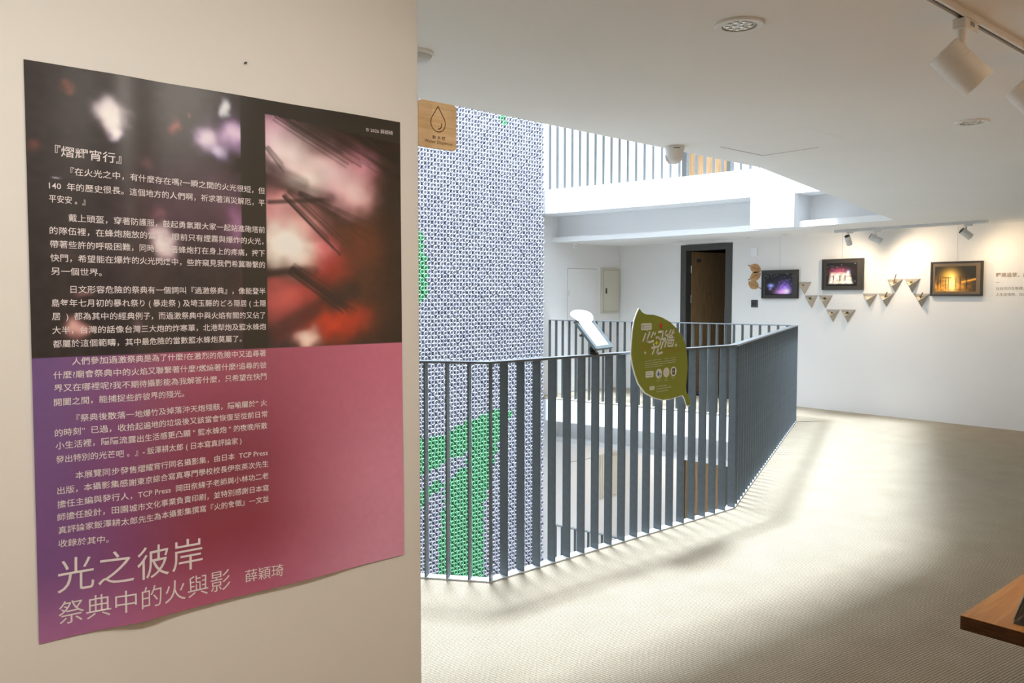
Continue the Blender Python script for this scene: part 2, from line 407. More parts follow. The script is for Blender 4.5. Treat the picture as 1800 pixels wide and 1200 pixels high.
# ------------------------------------------------------------------ wall of bottles
bw = thing('bottle_mosaic', (7.0, 9.2, -ST), 'tall mosaic of clear and green plastic bottle bases covering the left atrium wall', 'wall art')
BX0, BX1, BZ0, BZ1, BY = 5.75, 8.50, -3.1, 4.75, 9.06
build('backing_panel', MB().box(BX0, BY, BZ0, BX1 + .02, BY + .05, BZ1), M['bottleback'], bw)
for (x, z) in [(BX0 + .3, 4.2), (BX1 - .3, 4.2), (BX0 + .3, -2.6), (BX1 - .3, -2.6)]:
    build('bracket', MB().box(x - .03, BY + .05, z - .1, x + .03, YB - .001, z + .1), M['rail'], bw)
GP = [[(8.00, -.118), (7.437, -.097), (7.055, -.21), (6.67, -.331), (5.6, -.45), (5.6, -1.0), (6.229, -.878), (6.578, -.755), (6.978, -.661), (7.634, -.376)],
      [(7.6345, -.3146), (7.6342, -.5604), (7.4749, -.9387), (7.3176, -1.4336), (7.2973, -1.7961), (7.2946, -3.3), (6.4779, -3.3), (6.5001, -1.9367), (6.5732, -1.6), (6.6479, -1.0275), (7.0149, -.8148), (7.0536, -.4921)],
      [(6.5769, -.944), (6.5764, -1.0458), (6.3297, -1.2377), (5.6, -1.5), (5.6, -1.3), (6.245, -1.052)],
      [(5.6, 2.6), (6.2623, 2.3975), (6.3515, 1.9465), (6.36, 1.5653), (6.2834, 1.45), (5.6, 1.3)],
      [(7.6138, 4.1402), (7.7858, 4.3), (7.7425, 4.0537), (7.635, 4.0549)]]
def inside(p, poly):
    r = False
    for i in range(len(poly)):
        (x1, y1), (x2, y2) = poly[i], poly[i - 1]
        if (y1 > p[1]) != (y2 > p[1]) and p[0] < (x2 - x1) * (p[1] - y1) / (y2 - y1) + x1: r = not r
    return r
RB = .0380
prof = [(RB * .96, 0), (RB, .012), (RB, .036), (RB * .92, .048), (RB * .78, .054), (RB * .66, .053), (RB * .52, .038), (RB * .46, .018), (0, .014)]
bmesh_v = MB(); bmesh_v.lathe((0, 0, 0), (0, -1, 0), prof, 14)
def bottle_mesh(m):
    me = bpy.data.meshes.new('bottle'); me.from_pydata(bmesh_v.v, [], bmesh_v.f)
    me.polygons.foreach_set('use_smooth', [True] * len(me.polygons)); me.materials.append(m)
    bm = bmesh.new(); bm.from_mesh(me); bmesh.ops.recalc_face_normals(bm, faces=bm.faces)
    for f in bm.faces: pass
    bm.to_mesh(me); bm.free(); return me
BM = [bottle_mesh(M['bottle']), bottle_mesh(M['bottle_d']), bottle_mesh(M['bottle_g'])]
slots = []
r = 0; z = BZ0 + .05
while z < BZ1:
    x = BX0 + .04 + (.0537 if r % 2 else 0)
    while x < BX1:
        g = any(inside((x, z), p) for p in GP)
        slots.append((x + random.uniform(-.004, .004), z + random.uniform(-.004, .004), 2 if g else (1 if random.random() < .13 else 0)))
        x += .1074
    z += .0555; r += 1
def near(s):                                                         # the ones that show largest: close to the camera and not below the floor edge
    vis = 0 if (s[0] > 6.25 and -2.2 < s[1] < 3.9) else 5
    return vis + math.hypot(s[0], BY, s[1] - EYE) * .1
slots.sort(key=near)
for x, z, k in slots[:300]:
    o = bpy.data.objects.new('bottle', BM[k]); COL.objects.link(o); o.parent = bw
    o.location = Vector((x, BY, z)) - wl(bw); o.rotation_euler = (random.uniform(-.07, .07), 0, random.uniform(-.07, .07))
    if k == 2: o['label'] = 'green bottle base'
BV = np.array(bmesh_v.v); allv = []; allf = []; alli = []
nf = len(bmesh_v.f); bf = np.array(bmesh_v.f)
for q, (x, z, k) in enumerate(slots[300:]):
    a, c = random.uniform(-.07, .07), random.uniform(-.07, .07)
    v = BV.copy(); v[:, 0] += -BV[:, 1] * c; v[:, 2] += BV[:, 1] * a
    allv.append(v + np.array([x, BY, z])); allf.append(bf + q * len(BV)); alli += [k] * nf
allv = np.concatenate(allv) - np.array(wl(bw)); allf = np.concatenate(allf)
me = bpy.data.meshes.new('bottles'); me.from_pydata(allv.tolist(), [], allf.tolist())
for k in ('bottle', 'bottle_d', 'bottle_g'): me.materials.append(M[k])
me.polygons.foreach_set('material_index', alli); me.polygons.foreach_set('use_smooth', [True] * len(alli)); me.update()
o = bpy.data.objects.new('bottles', me); COL.objects.link(o); o.parent = bw; o['kind'] = 'stuff'

# ------------------------------------------------------------------ flush panels and electrical cabinets on the back wall
for k, zz in ((0, ''), (-1, ' on the floor below')):
    z = k * ST; t = thing('access_panel', (9.69, YB, z), ('flush white access panel with fine seam beside the beige cabinet' if k == 0 else 'flush white access panel on the floor below, seen through the railing'), 'panel')
    build('seam_frame', MB().box(9.345, YB - .003, z + .02, 10.03, YB, z + 2.02), M['seam'], t)
    build('panel', MB().box(9.352, YB - .008, z + .02, 10.023, YB - .003, z + 2.01), M['wall'], t)
    build('latch', MB().box(9.36, YB - .016, z + 1.56, 9.375, YB - .008, z + 1.66), M['plasticg'], t)
for k in (0, -1, 1):
    z = k * ST; lab = {0: 'beige electrical cabinet on the white wall left of the open door', -1: 'beige electrical cabinet with yellow sticker on the floor below', 1: 'beige electrical cabinet behind the railing of the floor above'}[k]
    t = thing('electrical_cabinet', (10.35, YB, z + 1.28), lab, 'cabinet')
    build('case', MB().box(10.13, YB - .03, z + 1.28, 10.575, YB, z + 2.04), M['beige'], t)
    b_ = MB()
    for bx in ((10.165, z + 1.31, 10.54, z + 1.318), (10.165, z + 2.002, 10.54, z + 2.01), (10.165, z + 1.31, 10.172, z + 2.01), (10.533, z + 1.31, 10.54, z + 2.01)):
        b_.box(bx[0], YB - .033, bx[1], bx[2], YB - .03, bx[3])
    build('door_gap', b_, M['beige2'], t)
    build('door', MB().box(10.172, YB - .040, z + 1.318, 10.533, YB - .03, z + 2.002), M['beige'], t, bevel=.004)
    build('handle', MB().box(10.215, YB - .052, z + 1.61, 10.24, YB - .04, z + 1.70), M['darkink'], t, bevel=.003)
    if k == -1:
        build('sticker', MB().box(10.20, YB - .044, z + 1.42, 10.30, YB - .0401, z + 1.53), M['orange'], t, label='square yellow warning sticker')
# switch plates and small boxes on the right wall
def w10(y, z): return (y * 1.0095, 1.55 + (z - 1.55) * 1.0095)
y, z = w10(6.65, 2.205); tag(build('wall_box', MB().box(XR - .03, y - .055, z - .065, XR, y + .055, z + .065), M['white'], origin=(XR, y, z), bevel=.006), 'small white box high on the wall right of the open door', 'box')
y, z = w10(6.64, 1.455); sp = thing('switch_plate', (XR, y, z), 'small dark square switch plate below the wooden leaves', 'switch')
build('plate', MB().box(XR - .012, y - .055, z - .055, XR, y + .055, z + .055), M['darkink'], sp, bevel=.003)
for dy in (-.02, .02): build('rocker', MB().box(XR - .017, y + dy - .014, z - .03, XR - .012, y + dy + .014, z + .03), M['dark'], sp, bevel=.002)
# ------------------------------------------------------------------ the poster
def lin(c): return tuple((v / 255 / 12.92 if v < 10 else ((v / 255 + .055) / 1.055) ** 2.4) for v in c)
def print_mesh(name, fn, colf, nx, nz, m, parent):
    s, t = np.meshgrid(np.linspace(0, 1, nx), np.linspace(0, 1, nz)); s = s.ravel(); t = t.ravel()
    P = fn(s, t); C = np.clip(colf(s, t), 0, 1); C = np.concatenate([C, np.ones((len(C), 1))], 1)
    i = np.arange(nx * nz).reshape(nz, nx); f = np.stack([i[:-1, :-1], i[1:, :-1], i[1:, 1:], i[:-1, 1:]], -1).reshape(-1, 4)
    me = bpy.data.meshes.new(name); me.from_pydata((P - np.array(wl(parent))).tolist(), [], f.tolist())
    a = me.color_attributes.new('print', 'FLOAT_COLOR', 'POINT'); a.data.foreach_set('color', C.ravel())
    me.materials.append(m); me.polygons.foreach_set('use_smooth', [True] * len(f)); me.update()
    o = bpy.data.objects.new(name, me); COL.objects.link(o); o.parent = parent; return o
GL=[(0.179,0.071,0.022,0.019,(.95,.9,1.0),2.0),(0.187,0.100,0.014,0.011,(.9,.85,1.0),1.6),(0.452,0.029,0.009,0.009,(.8,.85,1),1.3),(0.091,0.036,0.013,0.006,(.6,.2,.12),0.6),(0.016,0.144,0.015,0.008,(.6,.2,.15),0.5),(0.327,0.074,0.011,0.013,(.8,.3,.3),0.8),(0.411,0.094,0.025,0.019,(.8,.7,.95),1.3),(0.481,0.077,0.031,0.022,(.75,.6,.9),1.2),(0.443,0.115,0.015,0.012,(.7,.65,.95),0.9),(0.365,0.051,0.004,0.003,(.8,.3,.3),0.7),(0.589,0.072,0.044,0.041,(.85,.6,.75),1.2),(0.636,0.100,0.060,0.036,(.95,.8,.85),1.1),(0.703,0.131,0.071,0.032,(.9,.7,.75),1.1),(0.774,0.142,0.057,0.043,(.85,.6,.68),1.0),(0.843,0.170,0.051,0.033,(.95,.65,.7),1.2),(0.865,0.113,0.051,0.033,(.7,.4,.5),0.9),(0.687,0.159,0.047,0.016,(1,.9,.9),0.9),(0.589,0.226,0.044,0.041,(.8,.45,.5),1.0),(0.610,0.287,0.052,0.036,(1,.95,.9),1.5),(0.654,0.301,0.046,0.026,(1,.9,.85),1.2),(0.670,0.243,0.054,0.031,(.85,.5,.52),1.0),(0.723,0.294,0.048,0.027,(.8,.35,.4),0.8),(0.634,0.204,0.045,0.016,(.7,.45,.45),0.8),(0.746,0.331,0.073,0.032,(.45,.08,.07),0.9),(0.871,0.278,0.096,0.067,(.30,.12,.03),0.6),(0.760,0.455,0.074,0.033,(.65,.12,.03),1.0),(0.851,0.445,0.052,0.028,(.5,.1,.03),0.8),(0.607,0.401,0.068,0.042,(.65,.22,.22),0.9),(0.683,0.385,0.055,0.026,(.45,.12,.12),0.8),(0.628,0.464,0.069,0.026,(.3,.1,.12),0.8),(0.684,0.486,0.027,0.015,(1,.75,.7),1.2),(0.891,0.078,0.106,0.066,(.12,.04,.02),0.8),(0.929,0.412,0.081,0.085,(.2,.08,.02),0.6),(0.296,0.295,0.020,0.018,(1,.85,.95),1.5),(0.288,0.244,0.017,0.014,(.55,.25,.35),0.7),(0.095,0.456,0.019,0.013,(.75,.5,.5),1.0),(0.113,0.392,0.016,0.006,(.7,.4,.4),0.7),(0.372,0.228,0.146,0.086,(.14,.07,.12),1.0),(0.483,0.257,0.031,0.040,(.4,.25,.4),0.9),(0.438,0.195,0.040,0.039,(.25,.12,.2),0.8),(0.259,0.156,0.013,0.010,(.4,.2,.25),0.7),(0.458,0.440,0.041,0.040,(.2,.09,.15),0.8),(0.519,0.477,0.021,0.025,(.2,.12,.2),0.5),(0.191,0.296,0.069,0.054,(.06,.03,.05),0.8),(0.081,0.322,0.032,0.013,(.16,.07,.07),0.6),(0.060,0.191,0.007,0.002,(.6,.6,.7),0.9),(0.226,0.451,0.012,0.009,(.45,.25,.35),0.7),(0.217,0.364,0.120,0.046,(.06,.035,.05),1.0),(0.978,0.065,0.036,0.008,(.5,.12,.1),0.7)]
SL=[(0.617,0.005,0.855,0.074,0.0050),(0.613,0.011,0.853,0.083,0.0050),(0.604,0.022,0.796,0.085,0.0050),(0.625,-0.004,0.891,0.067,0.0050),(0.617,0.006,0.828,0.067,0.0050),(0.591,0.038,0.809,0.117,0.0050),(0.597,0.031,0.818,0.108,0.0050),(0.603,0.023,0.802,0.088,0.0050),(0.604,0.022,0.861,0.106,0.0050),(0.607,0.018,0.856,0.096,0.0050),(0.602,0.024,0.793,0.088,0.0050),(0.599,0.028,0.831,0.106,0.0050),(0.615,0.008,0.810,0.065,0.0050),(0.596,0.032,0.816,0.110,0.0050),(0.601,0.026,0.857,0.111,0.0050),(0.601,0.026,0.861,0.112,0.0050),(0.696,0.001,0.980,0.104,0.0060),(0.693,0.004,0.990,0.111,0.0060),(0.670,0.029,0.891,0.105,0.0060),(0.710,-0.013,0.939,0.072,0.0060),(0.666,0.034,0.917,0.120,0.0060),(0.684,0.015,0.922,0.099,0.0060),(0.690,0.008,0.936,0.096,0.0060),(0.698,-0.001,0.962,0.094,0.0060),(0.686,0.012,0.980,0.117,0.0060),(0.681,0.018,0.977,0.123,0.0060),(0.617,0.190,0.789,0.307,0.0050),(0.622,0.187,0.753,0.274,0.0050),(0.617,0.190,0.788,0.306,0.0050),(0.616,0.191,0.765,0.294,0.0050),(0.621,0.188,0.754,0.277,0.0050),(0.618,0.190,0.768,0.292,0.0050),(0.632,0.179,0.763,0.260,0.0050),(0.617,0.190,0.789,0.307,0.0050),(0.637,0.175,0.810,0.279,0.0050),(0.629,0.182,0.763,0.266,0.0050),(0.632,0.179,0.800,0.284,0.0050),(0.617,0.191,0.739,0.276,0.0050),(0.623,0.186,0.749,0.268,0.0050),(0.662,0.183,0.845,0.252,0.0040),(0.661,0.185,0.885,0.274,0.0040),(0.664,0.181,0.900,0.260,0.0040),(0.665,0.179,0.841,0.230,0.0040),(0.663,0.182,0.828,0.241,0.0040),(0.666,0.178,0.868,0.233,0.0040),(0.663,0.182,0.836,0.244,0.0040),(0.667,0.177,0.906,0.238,0.0040),(0.642,0.335,0.839,0.427,0.0060),(0.630,0.346,0.788,0.426,0.0060),(0.639,0.337,0.809,0.418,0.0060),(0.635,0.341,0.808,0.426,0.0060),(0.637,0.339,0.812,0.424,0.0060),(0.630,0.347,0.794,0.431,0.0060),(0.639,0.337,0.821,0.423,0.0060),(0.643,0.333,0.802,0.406,0.0060),(0.629,0.347,0.794,0.432,0.0060),(0.637,0.339,0.776,0.407,0.0060),(0.640,0.337,0.813,0.419,0.0060),(0.647,0.329,0.827,0.409,0.0060),(0.636,0.341,0.777,0.410,0.0060),(0.636,0.341,0.801,0.421,0.0060),(0.635,0.342,0.792,0.420,0.0060),(0.634,0.342,0.814,0.431,0.0060),(0.576,0.093,0.616,0.123,0.0060),(0.568,0.097,0.619,0.141,0.0060),(0.573,0.094,0.619,0.130,0.0060),(0.569,0.097,0.611,0.132,0.0060),(0.575,0.205,0.734,0.191,0.0090),(0.575,0.205,0.750,0.190,0.0090),(0.575,0.204,0.737,0.190,0.0090),(0.558,0.353,0.641,0.345,0.0090),(0.558,0.351,0.665,0.339,0.0090),(0.557,0.347,0.647,0.337,0.0090),(0.558,0.353,0.649,0.344,0.0090),(0.569,0.475,0.827,0.384,.030),(0.566,0.157,0.757,0.188,.022),(0.561,0.350,0.707,0.342,.016),(0.577,0.131,0.680,0.159,.018),(0.479,0.148,0.566,0.117,.016)]
def smooth(e0, e1, x): x = np.clip((x - e0) / (e1 - e0), 0, 1); return x * x * (3 - 2 * x)
def vnoise(s, t, fs, ft, seed):
    rs = np.random.RandomState(seed); g = rs.rand(int(ft) + 3, int(fs) + 3)
    x = s * fs; y = t * ft; i = np.floor(x).astype(int); j = np.floor(y).astype(int); u = x - i; v = y - j
    u = u * u * (3 - 2 * u); v = v * v * (3 - 2 * v)
    return (g[j, i] * (1 - u) + g[j, i + 1] * u) * (1 - v) + (g[j + 1, i] * (1 - u) + g[j + 1, i + 1] * u) * v
def poster_col(s, t):
    warp = (vnoise(s, t, 34, 44, 1) - .5) * .018 + (vnoise(s, t, 90, 110, 11) - .5) * .006; warp2 = (vnoise(s, t, 34, 44, 2) - .5) * .018
    ss = s + warp; tt = t + warp2
    base = np.stack([.030 + 0 * s, .024 + 0 * s, .026 + 0 * s], 1)
    right = smooth(.55, .75, s)[:, None]; base = base * (1 - right) + np.array([.040, .020, .013]) * right
    glow = np.zeros((len(s), 3))
    for gs, gt, rs, rt, c, w in GL:
        k = .42 if w > 1 else .36
        e = np.exp(-(((ss - gs) / rs) ** 2 + ((tt - gt) / rt) ** 2) * 1.15)
        if w <= .8 and gs < .5: w *= .5; c = tuple(.5 * q + .12 for q in c)
        glow = glow + (e[:, None] * (np.array(c) ** 2.0) * w * (.95 if gs > .55 else 1.15))
    post = ((s > .498) & (s < .566)) | ((s > .566) & (t < .028 + (s - .566) * .05))
    glow = 1 - np.exp(-glow * 2.2)
    nzv = (.82 + .36 * vnoise(s, t, 60, 90, 4))[:, None]
    top = base * nzv + glow * (.8 + .3 * vnoise(s, t, 22, 28, 8))[:, None]
    left_damp = 1 - smooth(.85, .98, s) * .6; top = top * left_damp[:, None]
    hair = (t + (vnoise(np.clip(t * .9, 0, 1), np.clip((t - s * .30 + .35) , 0, 1), 10, 120, 21) - .5) * .035) - (.012 + (s - .67) * .30)
    top = top * (1 - .88 * (1 - smooth(-.006, .014, hair)) * smooth(.56, .66, s))[:, None]
    k = np.ones(len(s))
    asp = 1.2 / .9
    for x0, y0, x1, y1, w in SL:
        dx, dy = x1 - x0, (y1 - y0) * asp; L2 = dx * dx + dy * dy
        h = np.clip(((s - x0) * dx + (t - y0) * asp * dy) / L2, 0, 1)
        d = np.hypot(s - x0 - h * dx, (t - y0) * asp - h * dy)
        w = w * (.75 if w < .01 else 1)
        k *= 1 - (.50 if w < .01 else .68) * (1 - smooth(w * .3, w * 1.3, d)) * (1 - .3 * h)
    top = top * k[:, None] + (1 - k)[:, None] * np.array([.030, .014, .014])
    pm = (post | ((s < .505) & (s > .483) & (t > .125) & (t < .15)))[:, None]
    top = np.where(pm, np.array([.020, .017, .013]), top)
    # lower half: purple to crimson to pink
    tb = (t - .5) / .5
    A = [lin((118, 88, 140)), lin((172, 84, 108)), lin((214, 118, 146))]
    B = [lin((128, 88, 142)), lin((160, 66, 86)), lin((236, 160, 184))]
    C2 = [lin((184, 120, 165)), lin((196, 108, 138)), lin((240, 172, 196))]
    def row(Q, s):
        Q = [np.array(q) for q in Q]; a = smooth(0, .42, s)[:, None]; b_ = smooth(.5, 1.0, s)[:, None]
        return (Q[0] * (1 - a) + Q[1] * a) * (1 - b_) + Q[2] * b_
    m1 = smooth(0, .75, tb)[:, None]; m2 = smooth(.7, 1.1, tb)[:, None]
    bot = (row(A, s) * (1 - m1) + row(B, s) * m1) * (1 - m2) + row(C2, s) * m2
    dk = np.exp(-(((s - .42) / .22) ** 2 + ((tb - .45) / .35) ** 2))[:, None]; bot = bot * (1 - .25 * dk)
    bot = bot * (.97 + .06 * vnoise(s, t, 80, 110, 5))[:, None]
    return np.where((t > .5025 + 0 * s)[:, None], bot * np.array([.92, .95, 1.05]), top * 1.0)
PX0, PX1, PZ1, PZ0 = .3535, 1.2510, 2.0270, .8280
def bulge(x, z):
    """how far the paper stands off the wall"""
    s = (x - PX0) / (PX1 - PX0); t = (PZ1 - z) / (PZ1 - PZ0)
    return .0025 + .015 * np.exp(-((s - .21) / .06) ** 2) * np.clip(.35 + t, 0, 1) * (1 - .2 * t) + .020 * np.clip(t - .75, 0, 1) * 4 * np.sin(PI * np.clip(s, 0, 1)) * .55 + .0018 * np.sin(s * 17 + t * 3)
po = thing('poster', (.80, 1.90, PZ0), 'large exhibition poster, dark fireworks photo above crimson text panel, on the cream wall', 'poster')
def pf(s, t):
    x = PX0 + (PX1 - PX0) * s - .006 * t * (1 - s) + 0 * t; z = PZ1 + (PZ0 - PZ1) * t + .004 * s * 0
    return np.stack([x, 1.90 - bulge(x, z), z], 1)
sheet = print_mesh('sheet', pf, poster_col, 300, 400, M['poster'], po)
def pm(x, z): return (x, 1.8992 - float(bulge(x, z)), z)
LINES = [("『在火光之中，有什麼存在嗎?一瞬之間的火光很短，但", .4280, 1.8118, .8585, 1.8070),
("140  年的歷史很長。這個地方的人們啊，祈求著消災解厄，平", .3914, 1.7791, .8573, 1.7781), ("平安安 。』", .3906, 1.7523, .4588, 1.7510),
("戴上頭盔，穿著防護服，鼓起勇氣跟大家一起站進砲塔前", .4260, 1.7150, .8569, 1.7127), ("的隊伍裡，在蜂炮施放的當下，眼前只有煙霧與爆炸的火光，", .3899, 1.6871, .8528, 1.6849),
("帶著些許的呼吸困難，同時感受著蜂炮打在身上的疼痛，按下", .3901, 1.6591, .8559, 1.6561), ("快門，希望能在爆炸的火光閃爍中，些許窺見我們希冀聯繫的", .3899, 1.6310, .8562, 1.6281),
("另一個世界。", .3907, 1.6035, .4867, 1.6024), ("日文形容危險的祭典有一個詞叫『過激祭典』，像能登半", .4257, 1.5660, .8558, 1.5643),
("島每年七月初的暴れ祭り ( 暴走祭 ) 及埼玉縣的どろ隠居 ( 土隠", .3899, 1.5376, .8567, 1.5347), ("居  )  都為其中的經典例子，而過激祭典中與火焰有關的又佔了", .3897, 1.5099, .8547, 1.5055),
("大半，台灣的話像台灣三大炮的炸寒單，北港犁炮及鹽水蜂炮", .3894, 1.4810, .8557, 1.4776), ("都屬於這個範疇，其中最危險的當數鹽水蜂炮莫屬了。", .3897, 1.4526, .7935, 1.4503),
("人們參加過激祭典是為了什麼?在激烈的危險中又追尋著", .4250, 1.4146, .8546, 1.4126), ("什麼?廟會祭典中的火焰又聯繫著什麼?燃燒著什麼?追尋的彼", .3890, 1.3874, .8555, 1.3834),
("界又在哪裡呢?我不期待攝影能為我解答什麼，只希望在快門", .3893, 1.3600, .8551, 1.3557), ("開闔之間，能捕捉些許彼界的殘光。", .3885, 1.3308, .6546, 1.3292),
("『祭典後散落一地爆竹及掉落沖天炮殘骸，隱喻屬於” 火", .4261, 1.2935, .8554, 1.2903), ("的時刻”  已過，收拾起遍地的垃圾後又該當會恢復至從前日常", .3883, 1.2663, .8557, 1.2627),
("小生活裡，隱隱流露出生活感更凸顯 \" 鹽水蜂炮 \" 的夜晚所散", .3892, 1.2394, .8552, 1.2337), ("發出特別的光芒吧 。』- 飯澤耕太郎 ( 日本寫真評論家 )", .3889, 1.2101, .7889, 1.2040),
("本展覽同步發售熠耀宵行同名攝影集，由日本  TCP Press", .4250, 1.1716, .8548, 1.1671), ("出版，本攝影集感謝東京綜合寫真專門學校校長伊奈英次先生", .3898, 1.1440, .8558, 1.1388),
("擔任主編與發行人，TCP Press  岡田奈緒子老師與小林功二老", .3890, 1.1151, .8553, 1.1090), ("師擔任設計，田園城市文化事業負責印刷，並特別感謝日本寫", .3887, 1.0879, .8548, 1.0792),
("真評論家飯澤耕太郎先生為本攝影集撰寫『火的象徵』一文並", .3896, 1.0599, .8543, 1.0519), ("收錄於其中。", .3889, 1.0320, .4863, 1.0237)]
groups = [(0, 3), (3, 8), (8, 13), (13, 17), (17, 21), (21, 27)]
for a, b_ in groups:
    mb = MB()
    for tx, xa, za, xb, zb in LINES[a:b_]:
        ind = .0 if not tx.startswith('『') else .004
        put_text(mb, tx, (xa + ind, za), (xb, zb), .0172, pm, bold=.004)
    build('text_paragraph', mb, M['posterink'], po)
mb = MB(); put_text(mb, '『熠耀宵行』', (.4043, 1.8512), (.5309, 1.8473), .0238, pm, bold=.006); build('text_heading', mb, M['posterink'], po)
mb = MB(); put_text(mb, '光之彼岸', (.3849, .9605), (.6872, .9530), .079, pm, res=4, bold=-.004); put_text(mb, '祭典中的火與影', (.3848, .8814), (.7512, .8756), .054, pm, res=4, bold=-.004)
build('text_title', mb, M['posterink'], po)
mb = MB(); put_text(mb, '薛穎琦', (.7885, .8719), (.8858, .8683), .033, pm, res=3); build('text_signature', mb, M['posterink'], po)
mb = MB(); put_text(mb, '© 2026 薛穎琦', (1.1407, 1.9923), (1.2267, 1.9943), .0120, pm); build('text_credit', mb, M['posterink'], po)
nl = MB(); nl.cyl((.815, 1.9, 2.105), (.815, 1.893, 2.105), .0025, n=8); tag(build('nail', nl, M['darkink'], origin=(.815, 1.9, 2.105)), 'tiny nail head in the cream wall above the poster', 'nail')

# ------------------------------------------------------------------ rounded outlines
def rrect(x0, z0, x1, z1, r, n=5):
    p = []
    for cx, cz, a0 in ((x1 - r, z1 - r, 0), (x0 + r, z1 - r, 90), (x0 + r, z0 + r, 180), (x1 - r, z0 + r, 270)):
        for i in range(n + 1): a = math.radians(a0 + 90 * i / n); p.append((cx + r * math.cos(a), cz + r * math.sin(a)))
    return p
def ribbon(mb, pts, w, fn, closed=False):
    pts = [Vector(p) for p in pts]; n_ = len(pts)
    for i in range(n_ if closed else n_ - 1):
        a = pts[i]; b_ = pts[(i + 1) % n_]; d = (b_ - a).normalized(); q = Vector((-d.y, d.x)) * w / 2; a = a - d * w * .2; b_ = b_ + d * w * .2
        mb.add([fn(*(a + q)), fn(*(a - q)), fn(*(b_ - q)), fn(*(b_ + q))], [(0, 1, 2, 3)])
def disc(mb, c, r, fn, n=24, sz=1):
    mb.add([fn(c[0] + r * math.cos(2 * PI * i / n), c[1] + r * sz * math.sin(2 * PI * i / n)) for i in range(n)], [tuple(range(n))])
def flat(mb, poly, fn):
    tr = tessellate_polygon([[Vector((*p, 0)) for p in poly]]); mb.add([fn(*p) for p in poly], [tuple(t) for t in tr])

# ------------------------------------------------------------------ drinking water sign
SX0, SX1, SZ0, SZ1, SY = PW + .002, 1.5055, 1.989, 2.124, 1.98
t = thing('water_dispenser_sign', (SX0, SY, SZ0), 'square pine wood drinking water sign jutting from the end of the cream wall', 'sign')
build('board', MB().prism(rrect(1.368, SZ0, SX1, SZ1, .012), SY, SY + .010, 'y'), M['signwood'], t)
build('bracket', MB().box(SX0, SY + .002, SZ0 + .03, 1.372, SY + .008, SZ1 - .03), M['signwood'], t)
sf = lambda x, z: (x, SY - .0006, z)
ic = MB(); cx, cz = 1.437, 2.068
R_ = .0265; k0 = 2.093; drop = [(cx, 2.1125)]
for i in range(21):
    a = math.radians(28 - (236 * i / 20)); drop.append((cx + R_ * math.cos(a), cz - .004 + R_ * math.sin(a)))
ribbon(ic, drop, .0024, sf, True)
ribbon(ic, [(cx + .013 * math.cos(math.radians(a)), cz - .008 + .014 * math.sin(math.radians(a))) for a in range(15, -95, -15)], .0028, sf)
build('drop_icon', ic, M['burn'], t)
tx = MB(); put_text(tx, '飲 水 機', (1.416, 2.0205), (1.4635, 2.0205), .0115, sf, bold=.01); put_text(tx, 'Water Dispenser', (1.388, 2.0075), (1.4925, 2.0075), .0130, sf, res=3, cjk=False)
build('sign_text', tx, M['burn'], t)

# ------------------------------------------------------------------ leaf shaped sign on the railing
LEAF = [(3.9428, 1.4826), (3.9603, 1.465), (3.9768, 1.4542), (4.0108, 1.4443), (4.0895, 1.4401), (4.17, 1.4217), (4.2524, 1.3919), (4.3263, 1.3453), (4.3911, 1.2843), (4.4268, 1.2201), (4.4423, 1.1463), (4.449, 1.0793), (4.4395, 1.0064), (4.4298, .947), (4.4358, .9185), (4.4807, .8558), (4.479, .8291), (4.4649, .8182), (4.4375, .8293), (4.4226, .8674), (4.3983, .896), (4.3449, .8924), (4.261, .8821), (4.1785, .8844), (4.0975, .904), (4.008, .9431), (3.9394, 1.008), (3.9052, 1.0729), (3.8807, 1.1366), (3.8686, 1.1992), (3.8743, 1.2794), (3.8828, 1.3534), (3.9009, 1.4149), (3.924, 1.4579)]
LY = 3.310
t = thing('leaf_sign', (4.2, LY, .82), 'olive green leaf-shaped sign hung on the near railing', 'sign')
build('foam_board', MB().prism([(x - .003, z - .002) for x, z in LEAF], LY + .001, LY + .007, 'y'), M['foam'], t)
lf = lambda x, z: (x, LY - .0012, z); lf2 = lambda x, z: (x, LY - .0018, z); lf3 = lambda x, z: (x, LY - .0024, z)
gm = MB(); cxl = sum(p[0] for p in LEAF) / len(LEAF); czl = sum(p[1] for p in LEAF) / len(LEAF)
LG = [(x + (cxl - x) * .012, z + (czl - z) * .012) for x, z in LEAF]
gm.prism(LG, LY - .0005, LY + .001, 'y'); build('green_face', gm, M['green'], t)
for hx in (4.0, 4.3): build('hook', MB().box(hx - .01, LY + .007, 1.17, hx + .01, LY + .030, 1.212), M['darkink'], t)
